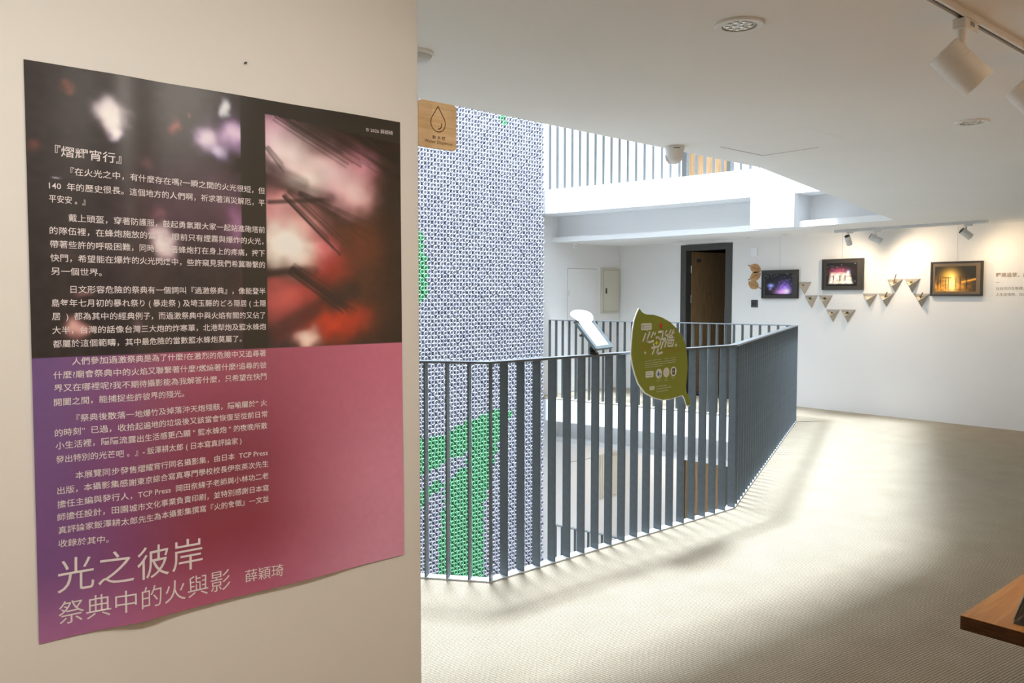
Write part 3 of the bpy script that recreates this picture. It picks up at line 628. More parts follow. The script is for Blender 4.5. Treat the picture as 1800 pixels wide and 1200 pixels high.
STROKES = [[(4.0052, 1.3209), (3.9782, 1.2727)], [(4.0461, 1.3305), (4.0206, 1.2844), (4.0208, 1.27), (4.0433, 1.2644), (4.0846, 1.2714)], [(4.0818, 1.3271), (4.0597, 1.2952)], [(4.1027, 1.3228), (4.0916, 1.3086)], [(4.1332, 1.3268), (4.1793, 1.3292), (4.1684, 1.2843)], [(4.107, 1.2912), (4.1299, 1.2929), (4.1531, 1.2787), (4.2073, 1.2818)], [(4.081, 1.2533), (4.0926, 1.2384)], [(4.0663, 1.2273), (4.1232, 1.2311), (4.146, 1.2411), (4.1572, 1.2651)], [(4.0929, 1.2214), (4.0726, 1.1859)], [(4.131, 1.2174), (4.1199, 1.1959), (4.1353, 1.1867), (4.1737, 1.1947)], [(4.1842, 1.2666), (4.1579, 1.2187)], [(4.1842, 1.2666), (4.2153, 1.268), (4.1965, 1.2269)], [(4.2162, 1.3343), (4.2009, 1.3126), (4.207, 1.3002), (4.2303, 1.3068), (4.2231, 1.2726)], [(4.2613, 1.338), (4.2421, 1.3114)], [(4.2891, 1.3373), (4.2696, 1.3156)], [(4.2385, 1.2918), (4.3013, 1.3221)], [(4.2381, 1.3115), (4.302, 1.2848)], [(4.2385, 1.2869), (4.3019, 1.2873)], [(4.2349, 1.2697), (4.2902, 1.2703), (4.279, 1.231), (4.2277, 1.2318), (4.2349, 1.2697)], [(4.2431, 1.2497), (4.2666, 1.2612), (4.2629, 1.244), (4.2431, 1.2497)]]
mb = MB()
for i, s_ in enumerate(STROKES): ribbon(mb, s_, .006 if i in (15, 16, 19) else (.011 if i not in (1, 7, 9, 4, 5) else .014), lf)
build('sign_title', mb, M['ink'], t)
def star(mb, c, r, fn): flat(mb, [(c[0] + (r if i % 2 == 0 else r * .32) * math.sin(PI * i / 4), c[1] + (r if i % 2 == 0 else r * .32) * math.cos(PI * i / 4)) for i in range(8)], fn)
for c, r_ in (((4.3128, 1.2359), .018), ((4.0014, 1.1988), .015)): mb = MB(); star(mb, c, r_, lf2); build('white_star', mb, M['ink'], t)
mb = MB(); star(mb, (4.1132, 1.257), .021, lf2); build('yellow_star', mb, M['yellow'], t)
mb = MB(); flat(mb, [(4.1572, 1.341), (4.170, 1.362), (4.174, 1.375), (4.167, 1.383), (4.159, 1.376), (4.151, 1.384), (4.143, 1.377), (4.145, 1.362)][::-1], lf2); build('red_heart', mb, M['red'], t)
for wd, a_, b_, em in (('Wall', (3.950, 1.232), (4.052, 1.238), .055), ('of', (4.028, 1.190), (4.066, 1.193), .055), ('Inspiration', (4.180, 1.206), (4.385, 1.212), .050)):
    mb = MB(); put_text(mb, wd, a_, b_, em, lf, .35, 3, .012, False); build('script_word', mb, M['gold'], t)
mb = MB(); flat(mb, rrect(3.962, 1.342, 4.064, 1.386, .008), lf); flat(mb, [(4.012, 1.343), (4.020, 1.334), (4.026, 1.343)], lf); build('speech_bubble', mb, M['ink'], t)
mb = MB(); flat(mb, rrect(4.008, 1.040, 4.085, 1.080, .006), lf); flat(mb, [(4.084, 1.066), (4.094, 1.069), (4.084, 1.058)], lf); build('speech_bubble', mb, M['ink'], t)
mb = MB(); flat(mb, rrect(4.049, .958, 4.098, .981, .005), lf); build('speech_bubble', mb, M['ink'], t)
for c in ((4.1405, 1.0582), (4.2168, 1.0621), (4.2918, 1.0643)): mb = MB(); disc(mb, c, .0318, lf); build('icon_disc', mb, M['ink'], t)
mb = MB()
def dashes(mb, xa, za, xb, zb, h, fn, gap=.22, cell=.0085):
    n_ = int((xb - xa) / cell)
    for i in range(n_):
        x = xa + (xb - xa) * i / n_; z = za + (zb - za) * i / n_; w_ = cell * random.uniform(.45, .8); hh = h * random.uniform(.6, 1)
        mb.add([fn(x, z - hh / 2), fn(x + w_, z - hh / 2), fn(x + w_, z + hh / 2), fn(x, z + hh / 2)], [(0, 1, 2, 3)])
for xa, za, xb, zb in [(4.0021, 1.1448, 4.07, 1.147), (4.083, 1.148, 4.163, 1.151), (4.195, 1.1515, 4.245, 1.153), (4.26, 1.1535, 4.3153, 1.1551), (4.0023, 1.1304, 4.3256, 1.1405), (4.0025, 1.1172, 4.3158, 1.1269), (4.0027, 1.1043, 4.178, 1.1096)]: dashes(mb, xa, za, xb, zb, .0045, lf)
for xa, za, xb, zb in [(4.1199, .9754, 4.224, .9787), (4.1202, .9592, 4.2737, .9652), (4.1204, .9418, 4.2393, .9466)]: dashes(mb, xa, za, xb, zb, .006, lf)
for xa, za, xb in [(4.118, 1.016, 4.162), (4.132, 1.005, 4.148), (4.208, 1.022, 4.228), (4.200, 1.010, 4.236), (4.27, 1.028, 4.315), (4.284, 1.017, 4.302)]: dashes(mb, xa, za, xb, za, .004, lf)
build('small_print', mb, M['cream'], t)
mb = MB(); dashes(mb, 3.992, 1.371, 4.056, 1.373, .010, lf2, cell=.012); dashes(mb, 3.992, 1.355, 4.056, 1.357, .006, lf2); dashes(mb, 4.014, 1.068, 4.080, 1.069, .007, lf2); dashes(mb, 4.014, 1.053, 4.080, 1.054, .007, lf2); dashes(mb, 4.057, .970, 4.092, .970, .009, lf2)
ribbon(mb, [(4.2168 + .017 * math.cos(a), 1.0621 + .019 * math.sin(a)) for a in [i * PI / 6 for i in range(12)]], .0022, lf2, True); ribbon(mb, [(4.205, 1.066), (4.213, 1.059), (4.221, 1.067), (4.229, 1.060)], .002, lf2)
build('bubble_print', mb, M['greyink'], t)
mb = MB(); flat(mb, rrect(4.277, 1.043, 4.3066, 1.0855, .003), lf2); ribbon(mb, [(3.972, 1.376), (3.969, 1.364), (3.975, 1.354), (3.984, 1.352)], .003, lf2); ribbon(mb, [(3.976, 1.374), (3.986, 1.370), (3.986, 1.358)], .003, lf2)
build('phone_icon', mb, M['darkink'], t)
mb = MB(); disc(mb, (4.2915, 1.064), .005, lf3); build('icon_dot', mb, M['cream'], t)
mb = MB()
for c, r_ in (((4.135, 1.055), .011), ((4.156, 1.052), .006), ((4.148, 1.036), .004)):
    flat(mb, [(c[0], c[1] + r_ * 2.1)] + [(c[0] + r_ * math.cos(math.radians(a)), c[1] + r_ * math.sin(math.radians(a))) for a in range(20, -201, -22)], lf2)
build('water_drop_icon', mb, M['blue'], t)

# ------------------------------------------------------------------ tablet on its arm
t = thing('tablet_stand', (3.62, 3.37, RH), 'grey tablet tilted on a clamp arm on the near railing', 'tablet')
ux = Vector((1, 0, .045)).normalized(); up = Vector((-.02, .157, .165)).normalized(); nn = ux.cross(up).normalized()   # nn faces down-left? fixed below
if nn.z < 0: nn = -nn
BL = Vector((3.574, 3.335, 1.236)); TW, TL = .160, .240
def tb(a, b_, c): return BL + ux * a + up * b_ + nn * c
def tprism(poly, c0, c1):
    mb = MB(); mb.prism(poly, c0, c1); mb.v = [tuple(tb(*v)) for v in mb.v]; return mb
build('tablet_case', tprism(rrect(0, 0, TW, TL, .012), -.012, 0), M['tabgrey'], t)
fr = MB(); fr.prism(rrect(0, 0, TW, TL, .012), 0, .006, holes=[[(.022, .022), (TW - .022, .022), (TW - .022, TL - .012), (.022, TL - .012)]]); fr.v = [tuple(tb(*v)) for v in fr.v]
build('bezel', fr, M['tabgrey'], t)
scr = build('screen', tprism([(.022, .022), (TW - .022, .022), (TW - .022, TL - .012), (.022, TL - .012)], .0003, .002), M['screen'], t)
mb = MB(); flat(mb, [(.06, .024), (.136, .024), (.136, .042), (.118, .050), (.10, .046), (.08, .034)], lambda a, b_: tuple(tb(a, b_, .0025))); build('screen_picture', mb, M['hill'], scr)
# placard: an irregular white oval fixed over the top edge
pl = []
for i in range(28):
    a = 2 * PI * i / 28; pl.append((.080 + .090 * math.cos(a) * (1 + .05 * math.sin(3 * a)), TL + .016 + .056 * math.sin(a) * (1 + .06 * math.cos(2 * a + .6))))
pc = build('top_placard', tprism(pl, .008, .014), M['foam'], t, label='white rounded card above the screen')
mb = MB(); dashes(mb, .015, TL + .026, .075, TL + .021, .012, lambda a, b_: tuple(tb(a, b_, .0145)), cell=.017); build('placard_print', mb, M['plasticg'], pc)
mb = MB(); mb.lathe((3.60, 3.375, RH), (0, 0, 1), [(.0, 0), (.030, 0), (.030, .012), (.014, .016), (.012, .02)], 18); build('clamp_base', mb, M['dark'], t, True)
mb = MB(); mb.lathe((3.60, 3.385, RH + .034), (0, 0, 1), [(.024 * math.cos(a), .024 * math.sin(a)) for a in [PI * (i / 8 - .5) for i in range(9)]], 18); build('ball_joint', mb, M['dark'], t, True)
mb = MB(); q = tb(.07, .10, -.012); mb.tube([(3.60, 3.39, RH + .04), tuple(q - nn * .03), tuple(q)], .012, 10); mb.cyl(q - nn * .004, q, .035, n=18); build('arm', mb, M['dark'], t)
mb = MB(); mb.cyl(tb(.0, .14, -.03), tb(.05, .14, -.03), .008, n=10); build('arm_knob', mb, M['darkink'], t)

# ------------------------------------------------------------------ framed photographs
def photo1(s, t):
    c = np.full((len(s), 3), .010); d = np.exp(-(((s - .72) / .2) ** 2 + ((t - .68) / .26) ** 2)); c = c + d[:, None] * np.array([.30, .16, .75]) * (.4 + 1.2 * vnoise(s, t, 18, 22, 3))[:, None]
    d = np.exp(-(((s - .62) / .2) ** 2 + ((t - .86) / .12) ** 2)); c += d[:, None] * np.array([.75, .35, .75])
    d = np.exp(-(((s - .8) / .1) ** 2 + ((t - .82) / .12) ** 2)); c += d[:, None] * np.array([.8, .7, .9])
    d = np.exp(-(((s - .22) / .09) ** 2 + ((t - .56) / .08) ** 2)); c += d[:, None] * np.array([.35, .4, .95]) * 1.2
    d = np.exp(-(((s - .2) / .05) ** 2 + ((t - .72) / .05) ** 2)); c += d[:, None] * np.array([.35, .2, .6])
    rs = np.random.RandomState(5)
    for i in range(46):
        x, y = rs.rand(), rs.rand() ** 1.3 * .7; w = rs.rand() * .8; c += np.exp(-(((s - x) / .012) ** 2 + ((t - y) / .016) ** 2))[:, None] * np.array([.5, .45, .5]) * w
    return c * (t < .97)[:, None]
def photo2(s, t):
    c = np.full((len(s), 3), .012); nz_ = (.5 + .9 * vnoise(s, t, 14, 12, 6))[:, None]
    m = smooth(.30, .5, t) * smooth(.96, .9, t) if False else np.clip((t - .38) / .15, 0, 1) * np.clip((.93 - t) / .05, 0, 1)
    m = m * np.clip((s - .04 - (1 - t) * .12) / .08, 0, 1) * np.clip((.93 - s - (1 - t) * .25) / .1, 0, 1)
    c = c + m[:, None] * np.array([1.2, 1.0, .85]) * nz_
    d = np.exp(-(((s - .42) / .26) ** 2 + ((t - .38) / .14) ** 2)); c += d[:, None] * np.array([.45, .08, .16])
    d = np.exp(-(((s - .72) / .045) ** 2 + ((t - .40) / .06) ** 2)); c += d[:, None] * np.array([.3, .7, 1.0])
    rs = np.random.RandomState(9)
    for i in range(40):
        x, y = rs.rand(), rs.rand(); c += np.exp(-(((s - x) / .010) ** 2 + ((t - y) / .014) ** 2))[:, None] * np.array([.5, .5, .6]) * rs.rand()
    for x in (.24, .45, .62):
        k_ = np.exp(-(((s - x) / .025) ** 4 + ((t - .66) / .14) ** 4)); c *= (1 - .85 * k_)[:, None]
    return c * np.clip((.95 - t) / .02, .02, 1)[:, None]
def photo3(s, t):
    c = np.full((len(s), 3), .03) * np.array([1, .9, .5]); nz_ = (.4 + 1.1 * vnoise(s, t, 16, 14, 2))[:, None]
    d = np.exp(-(((s - .38) / .17) ** 2 + ((t - .38) / .22) ** 2)); c = c + d[:, None] * np.array([1.1, .6, .08]) * 1.1
    d = np.exp(-(((s - .36) / .34) ** 2 + ((t - .82) / .26) ** 2)); c += d[:, None] * np.array([1.3, .55, .06]) * nz_
    d = np.exp(-(((s - .42) / .1) ** 2 + ((t - .68) / .3) ** 2)); c += d[:, None] * np.array([1.2, 1.0, .5])
    d = np.exp(-(((t - (.62 - (s - .7) * .35)) / .035) ** 2)) * (s > .66); c += d[:, None] * np.array([.9, .4, .04])
    for x, w in ((.27, .012), (.34, .012), (.52, .015), (.63, .015), (.08, .02), (.14, .012), (.78, .02)):
        k_ = np.exp(-(((s - x) / w) ** 4 + ((t - .68) / .25) ** 4)); c *= (1 - .75 * k_)[:, None]
    k_ = np.exp(-(((s - .30) / .12) ** 6 + ((t - .45) / .03) ** 4)); c *= (1 - .6 * k_)[:, None]
    return c
def picture(ya, za, yb, zb, inner, col, lab, mcol, px, tilt=.0, wires=()):
    (ya, za), (yb, zb) = w10(ya, za), w10(yb, zb)
    t = thing('framed_photograph', (XR, (ya + yb) / 2, zb), lab, 'picture', None)
    D = .045; xf = XR - D
    fr = MB(); w_ = .022
    fr.prism([(yb, zb), (ya, zb), (ya, za), (yb, za)], xf, XR - .004, 'x', [[(yb + w_, zb + w_), (ya - w_, zb + w_), (ya - w_, za - w_), (yb + w_, za - w_)]])
    build('frame', fr, M['frame'], t, bevel=.002)
    build('mat_board', MB().box(xf + .008, yb + w_, zb + w_, xf + .012, ya - w_, za - w_), M[mcol], t)
    i0, i1, j0, j1 = inner; Y = lambda s: ya + (yb - ya) * s; Z = lambda q: za + (zb - za) * q
    def fn(s, q): return np.stack([np.full(len(s), xf + .0065), Y(i0 + (i1 - i0) * s), Z(j0 + (j1 - j0) * q)], 1)
    print_mesh('photo_print', fn, col, px, int(px * .78), M['photo'], t)
    for wy in wires:
        q = wy; build('hanging_wire', MB().cyl((XR - .008, q, za), (XR - .008, q, CZ), .0012, n=6), M['wire'], t)
M['matwarm'] = noisy(mat('warm_mat_board', (.16, .105, .055), .55), 60, .06, 2)
picture(6.509, 1.934, 5.944, 1.532, (.10, .86, .13, .88), photo1, 'framed photograph of purple and blue fireworks, beside the wooden leaves', 'frame', 90, wires=(6.30,))
picture(5.587, 2.060, 5.018, 1.645, (.11, .86, .13, .87), photo2, 'framed photograph of figures in white and pink sparks, middle one of three', 'matboard', 90, wires=(5.37,))
picture(4.173, 1.978, 3.588, 1.563, (.09, .88, .14, .87), photo3, 'framed photograph of orange fire beside the wall lettering', 'matwarm', 90, wires=(3.92,))

# ------------------------------------------------------------------ wooden leaves
for (a, b_, lab, flip) in (((6.7535, 2.0151), (6.5461, 1.932), 'highest', 1), ((6.7497, 1.8015), (6.5454, 1.896), 'middle', 0), ((6.7432, 1.7702), (6.5471, 1.6799), 'lowest', 1)):
    a = Vector(w10(*a)); b_ = Vector(w10(*b_)); t = thing('wooden_leaf', (XR, (a.x + b_.x) / 2, (a.y + b_.y) / 2), 'tan wooden leaf on the wall left of the fireworks photograph, %s of three' % lab, 'wall decoration', 'wooden leaves on the wall')
    d = (b_ - a); L = d.length; d.normalize(); q = Vector((-d.y, d.x)); s0 = a + d * L * .16 if lab != 'lowest' else a; L2 = L * .84
    P = []
    for i in range(13): u = i / 12; P.append(s0 + d * L2 * u + q * (.066 * math.sin(PI * u) ** .75))
    for i in range(11, 0, -1): u = i / 12; P.append(s0 + d * L2 * u - q * (.066 * math.sin(PI * u) ** .75))
    build('blade', MB().prism([tuple(p) for p in P], XR - .014, XR - .002, 'x'), M['leafwood'], t)
    e = (a, s0 + d * .01) if lab != 'lowest' else (b_ - d * .02, b_ + d * .02)
    st = MB(); st.cyl((XR - .008, *e[0]), (XR - .008, *e[1]), .006, n=6); build('stalk', st, M['burn'], t)
    vn = MB(); fnw = lambda u, v: (XR - .0150, u, v)
    ribbon(vn, [s0 + d * L2 * .08, s0 + d * L2 * .92], .004, fnw)
    for u in (.3, .5, .7):
        for sg in (-1, 1): ribbon(vn, [s0 + d * L2 * u, s0 + d * L2 * (u + .12) + q * sg * .035], .003, fnw)
    build('vein', vn, M['burn'], t)

# ------------------------------------------------------------------ triangular planters
PLN = [[(5.9664, 1.7574), (5.7559, 1.7597), (5.8549, 1.5842)], [(5.8526, 1.5717), (5.6563, 1.573), (5.7442, 1.3936)], [(5.6486, 1.5714), (5.4429, 1.5727), (5.543, 1.3957)], [(5.5353, 1.3832), (5.3359, 1.3824), (5.431, 1.2102)], [(5.3286, 1.3825), (5.1207, 1.3829), (5.2271, 1.208)],
       [(5.0358, 1.596), (4.8357, 1.5943), (4.9371, 1.4197)], [(4.8296, 1.5953), (4.6205, 1.5967), (4.7185, 1.4247)], [(4.7181, 1.776), (4.5154, 1.7767), (4.6149, 1.6127)], [(4.5038, 1.7784), (4.3043, 1.7771), (4.4031, 1.6058)], [(4.3853, 1.5889), (4.1891, 1.5903), (4.2835, 1.4228)]]
PKIND = ['dark', 'green', 'rust', 'dark', 'green', None, 'stick', 'stick', 'yellow', 'stick']
PLAB = ['partly behind the frame of the purple fireworks photograph', 'second from the left, holding a green plant', 'third from the left, holding a rust coloured plant', 'fourth from the left, at the left of the lowest pair', 'fifth from the left, lowest one holding a green plant', 'empty, below the right corner of the middle photograph', 'with a dry stick, beside the empty planter', 'upper one with a tall dry stick, left of the yellow plant', 'upper one holding a yellow plant', 'closest to the orange fire photograph']
for (tl, tr, bt), kind, lab in zip(PLN, PKIND, PLAB):
    TLp, TRp, Bp = [Vector((XR - .003, *w10(*p))) for p in (tl, tr, bt)]
    F = Vector((XR - .098, (TLp.y + TRp.y) / 2, (TLp.z + TRp.z) / 2 - .088))
    t = thing('wall_planter', Bp, 'grey triangular wall planter, ' + lab, 'planter', 'triangular planters on the wall')
    mb = MB(); mb.add([TLp, TRp, Bp, F], [(0, 3, 2), (3, 1, 2), (0, 2, 1)])
    o = build('shell', mb, M['concrete'], t); sd = o.modifiers.new('s', 'SOLIDIFY'); sd.thickness = .005; sd.offset = 1 if False else -1
    # gravel fill a little below the rim
    c = (TLp + TRp + F) / 3; k_ = .72; dz = Vector((0, 0, -.028))
    fl = MB(); tri = [c + (p - c) * k_ + dz for p in (TLp + Vector((-.01, 0, 0)), TRp + Vector((-.01, 0, 0)), F)]
    fl.add(tri, [(0, 1, 2)]); build('gravel', fl, M['soil'], t)
    cc = c + dz
    if kind is None: continue
    pt = thing('wall_plant', cc, {'dark': 'dark plant', 'green': 'small green plant', 'rust': 'small rust coloured plant', 'stick': 'dry twig', 'yellow': 'yellow plant'}[kind] + ' in the planter ' + lab.replace('holding a green plant', '').replace('holding a rust coloured plant', '').replace('holding a yellow plant', '').replace('with a dry stick, ', '').replace('with a tall dry stick, ', '').strip(' ,'), 'plant', 'plants in the wall planters')
    if kind == 'stick':
        h = .12 if lab.startswith('upper') else .075
        s_ = MB(); s_.tube([cc, cc + Vector((-.005, -.012, h * .55)), cc + Vector((-.01, -.03, h))], .006, 6); build('stem', s_, M['stem'], pt)
        lv = MB(); 
        for i in range(5):
            a = random.uniform(0, 6.28); p = cc + Vector((0, -.01, random.uniform(.0, .03))); e = p + Vector((.02 * math.cos(a), .03 * math.sin(a), .012)); lv.add([p, p.lerp(e, .5) + Vector((0, 0, .008)), e, p.lerp(e, .5) - Vector((0, 0, .006))], [(0, 1, 2, 3)])
        build('foliage', lv, M['foliage_b'], pt)
    else:
        mt = {'dark': 'foliage_b', 'green': 'foliage', 'rust': 'foliage_b', 'yellow': 'foliage_y'}[kind]
        lv = MB()
        for i in range(26):
            a = random.uniform(0, 6.28); el = random.uniform(.15, 1.3); L = random.uniform(.03, .055) * (.7 if kind == 'dark' else 1)
            e = cc + Vector((math.cos(a) * math.cos(el) * .6, math.sin(a) * math.cos(el), math.sin(el) * .75)) * L; sd_ = Vector((-math.sin(a), math.cos(a), 0)) * .009; m_ = cc.lerp(e, .6)
            lv.add([cc, m_ + sd_, e, m_ - sd_], [(0, 1, 2, 3)])
        build('foliage', lv, M[mt], pt)

# ------------------------------------------------------------------ lettering on the right wall
t = thing('wall_lettering', (XR, 3.3, 1.6), 'brown lettering on the white wall at the right edge, beside the fire photograph', 'lettering')
wf = lambda u, z: (XR - .0012, -u, z)
mb = MB(); s10 = lambda y, z: (-w10(y, z)[0], w10(y, z)[1])
put_text(mb, '輕拂過草，最', s10(3.4577, 1.806), s10(3.125, 1.801), .056, wf, bold=.012); build('heading', mb, M['walltext'], t)
mb = MB(); y_, z_ = w10(3.459, 1.72); mb.box(XR - .0015, y_ - .042, z_ - .002, XR - .0002, y_, z_ + .002); build('dash', mb, M['walltext'], t)
mb = MB(); put_text(mb, '在自然的生態裡，萬', s10(3.4531, 1.6471), s10(3.10, 1.6494), .040, wf); build('text_line', mb, M['walltext'], t)
mb = MB(); put_text(mb, '人生逆境時，也應', s10(3.4511, 1.5787), s10(3.135, 1.5805), .040, wf); build('text_line', mb, M['walltext'], t)

# ------------------------------------------------------------------ downlights
def downlight(x, y, lab, R=.078, cells=True, z=CZ, lensm='lens'):
    t = thing('recessed_downlight', (x, y, z), lab, 'ceiling light', 'recessed ceiling lights')
    mb = MB(); mb.lathe((x, y, z), (0, 0, -1), [(R, 0), (R, .005), (R * .96, .008), (R * .70, .006), (R * .70, 0)], 40); build('trim_ring', mb, M['plastic'], t, True)
    mb = MB(); mb.lathe((x, y, z), (0, 0, -1), [(R * .695, -.0), (R * .695, .0025), (R * .66, .0025), (R * .66, .001)], 32); build('gap_ring', mb, M['darkink'], t)
    mb = MB(); mb.lathe((x, y, z), (0, 0, -1), [(R * .66, .001), (R * .66, .003), (R * .60, .0035), (0, .0035)], 32); build('lamp_plate', mb, M[lensm], t)
    if cells:
        for i in range(12):
            r_, a = (R * .2, i * 2 * PI / 3) if i < 3 else (R * .46, (i - 3) * 2 * PI / 9)
            mb = MB(); mb.lathe((x + r_ * math.cos(a), y + r_ * math.sin(a), z - .0035), (0, 0, -1), [(R * .105, 0), (R * .10, .002), (R * .05, .001), (0, .0005)], 12); build('led_lens', mb, M['chrome'], t, True)
    return t
k = (CZ - 1.55) / .87
downlight(2.292 * k, 1.521 * k, 'round recessed downlight in the near ceiling, unlit, above the railing')
downlight(4.418 * k, 1.585 * k, 'round recessed downlight in the ceiling near the white track spotlight')
downlight(10.24, 6.03, 'small recessed downlight in the far ceiling above the photographs', .07, False)
downlight(10.42, 6.71, 'small recessed downlight in the far ceiling between pier and door', .05, False)
downlight(10.30, 7.80, 'small recessed downlight in the far ceiling just before the open door', .07, False)
t = thing('smoke_detector', (1.68, 2.43, CZ), 'round white smoke detector on the ceiling, half hidden by the poster wall', 'smoke detector')
mb = MB(); mb.lathe((1.675, 2.425, CZ), (0, 0, -1), [(.055, 0), (.055, .008), (.048, .014)], 32); build('base', mb, M['plastic'], t, True)
mb = MB(); mb.lathe((1.675, 2.425, CZ - .014), (0, 0, -1), [(.046, 0), (.042, .014), (.03, .022), (0, .024)], 32); build('cover', mb, M['plasticg'], t, True)
# ceiling hatch
t = thing('ceiling_hatch', (4.2, 2.5, CZ), 'thin square access hatch in the ceiling by the atrium edge', 'hatch')
build('hatch_panel', MB().box(3.87, 2.19, CZ - .0004, 4.46, 2.78, CZ), M['ceiling'], t)
g_ = MB(); g_.box(4.02, 2.78, CZ - .003, 4.465, 2.785, CZ); build('hatch_seam', g_, M['hairline'], t)
g_ = MB(); g_.box(4.46, 2.42, CZ - .003, 4.465, 2.78, CZ); build('hatch_seam', g_, M['hairline'], t)

# ------------------------------------------------------------------ security cameras
def dome_cam(x, y, z, s, lab, look):
    t = thing('security_camera', (x, y, z), lab, 'security camera', None)
    mb = MB(); mb.lathe((x, y, z), (0, 0, -1), [(.056 * s, 0), (.057 * s, .004 * s), (.057 * s, .016 * s), (.052 * s, .03 * s), (.050 * s, .05 * s)], 32); build('mount', mb, M['plastic'], t, True)
    c = Vector((x, y, z - .052 * s)); mb = MB(); mb.lathe(c, (0, 0, -1), [(.049 * s * math.cos(a), .049 * s * math.sin(a)) for a in [PI / 2 * (i / 9) * 1.0 - .25 for i in range(0, 12)] if math.cos(a) > -.01] , 32); build('ball', mb, M['plastic'], t, True)
    d = Vector(look).normalized(); mb = MB(); mb.lathe(c + d * .040 * s, d, [(.030 * s, 0), (.029 * s, .008 * s), (.024 * s, .011 * s), (0, .0112 * s)], 24); f = build('face', mb, M['plastic'], t, True)
    sdv = d.cross(Vector((0, 0, 1))).normalized()
    for sg in (-1, 1):
        mb = MB(); mb.cyl(c + d * .0505 * s + sdv * sg * .010 * s, c + d * .0535 * s + sdv * sg * .010 * s, .0065 * s, n=12); build('lens', mb, M['dark'], f)
    return t, c
kk = .865 / .87
t, c = dome_cam(3.82, 2.955, CZ, 1.0, 'white turret security camera hanging at the near ceiling edge', (-.45, .75, -.45))
b_ = MB(); a0 = math.atan2(-2.955, -3.82); pts = [(3.82 + .0578 * math.cos(a), 2.955 + .0578 * math.sin(a)) for a in [a0 - .1 + i * .13 for i in range(6)]]
for p, q in zip(pts[:-1], pts[1:]): b_.add([(*p, CZ - .014), (*q, CZ - .014), (*q, CZ - .018), (*p, CZ - .018)], [(0, 1, 2, 3)])
build('logo_strip', b_, M['darkink'], t)
dome_cam(9.36, 9.20, CZ, .9, 'small white security camera under the far ceiling beside the bottle mosaic', (-.4, -.8, -.3))

# ------------------------------------------------------------------ track lighting
def track(x0, y0, x1, y1, lab, w=.034, h=.020, pm_='plastic'):
    t = thing('lighting_track', ((x0 + x1) / 2, (y0 + y1) / 2, CZ), lab, 'track')
    d = Vector((x1 - x0, y1 - y0, 0)).normalized(); q = Vector((-d.y, d.x, 0))
    def bar(a, b_, z0, z1):
        mb = MB(); P = [Vector((x0, y0, 0)) + q * a, Vector((x1, y1, 0)) + q * a, Vector((x1, y1, 0)) + q * b_, Vector((x0, y0, 0)) + q * b_]
        mb.prism([(p.x, p.y) for p in P], z0, z1); return mb
    build('side_rail', bar(-w / 2, -w / 2 + .009, CZ - h, CZ), M[pm_], t); build('side_rail', bar(w / 2 - .009, w / 2, CZ - h, CZ), M[pm_], t)
    build('channel', bar(-w / 2 + .009, w / 2 - .009, CZ - h * .45, CZ), M['darkink'], t)
    e = MB(); p = Vector((x1, y1, 0)); e.prism([tuple((p + q * a + d * b_).xy) for a, b_ in ((-w / 2, 0), (w / 2, 0), (w / 2, .012), (-w / 2, .012))], CZ - h, CZ); build('end_cap', e, M['plastic'], t)
    return t
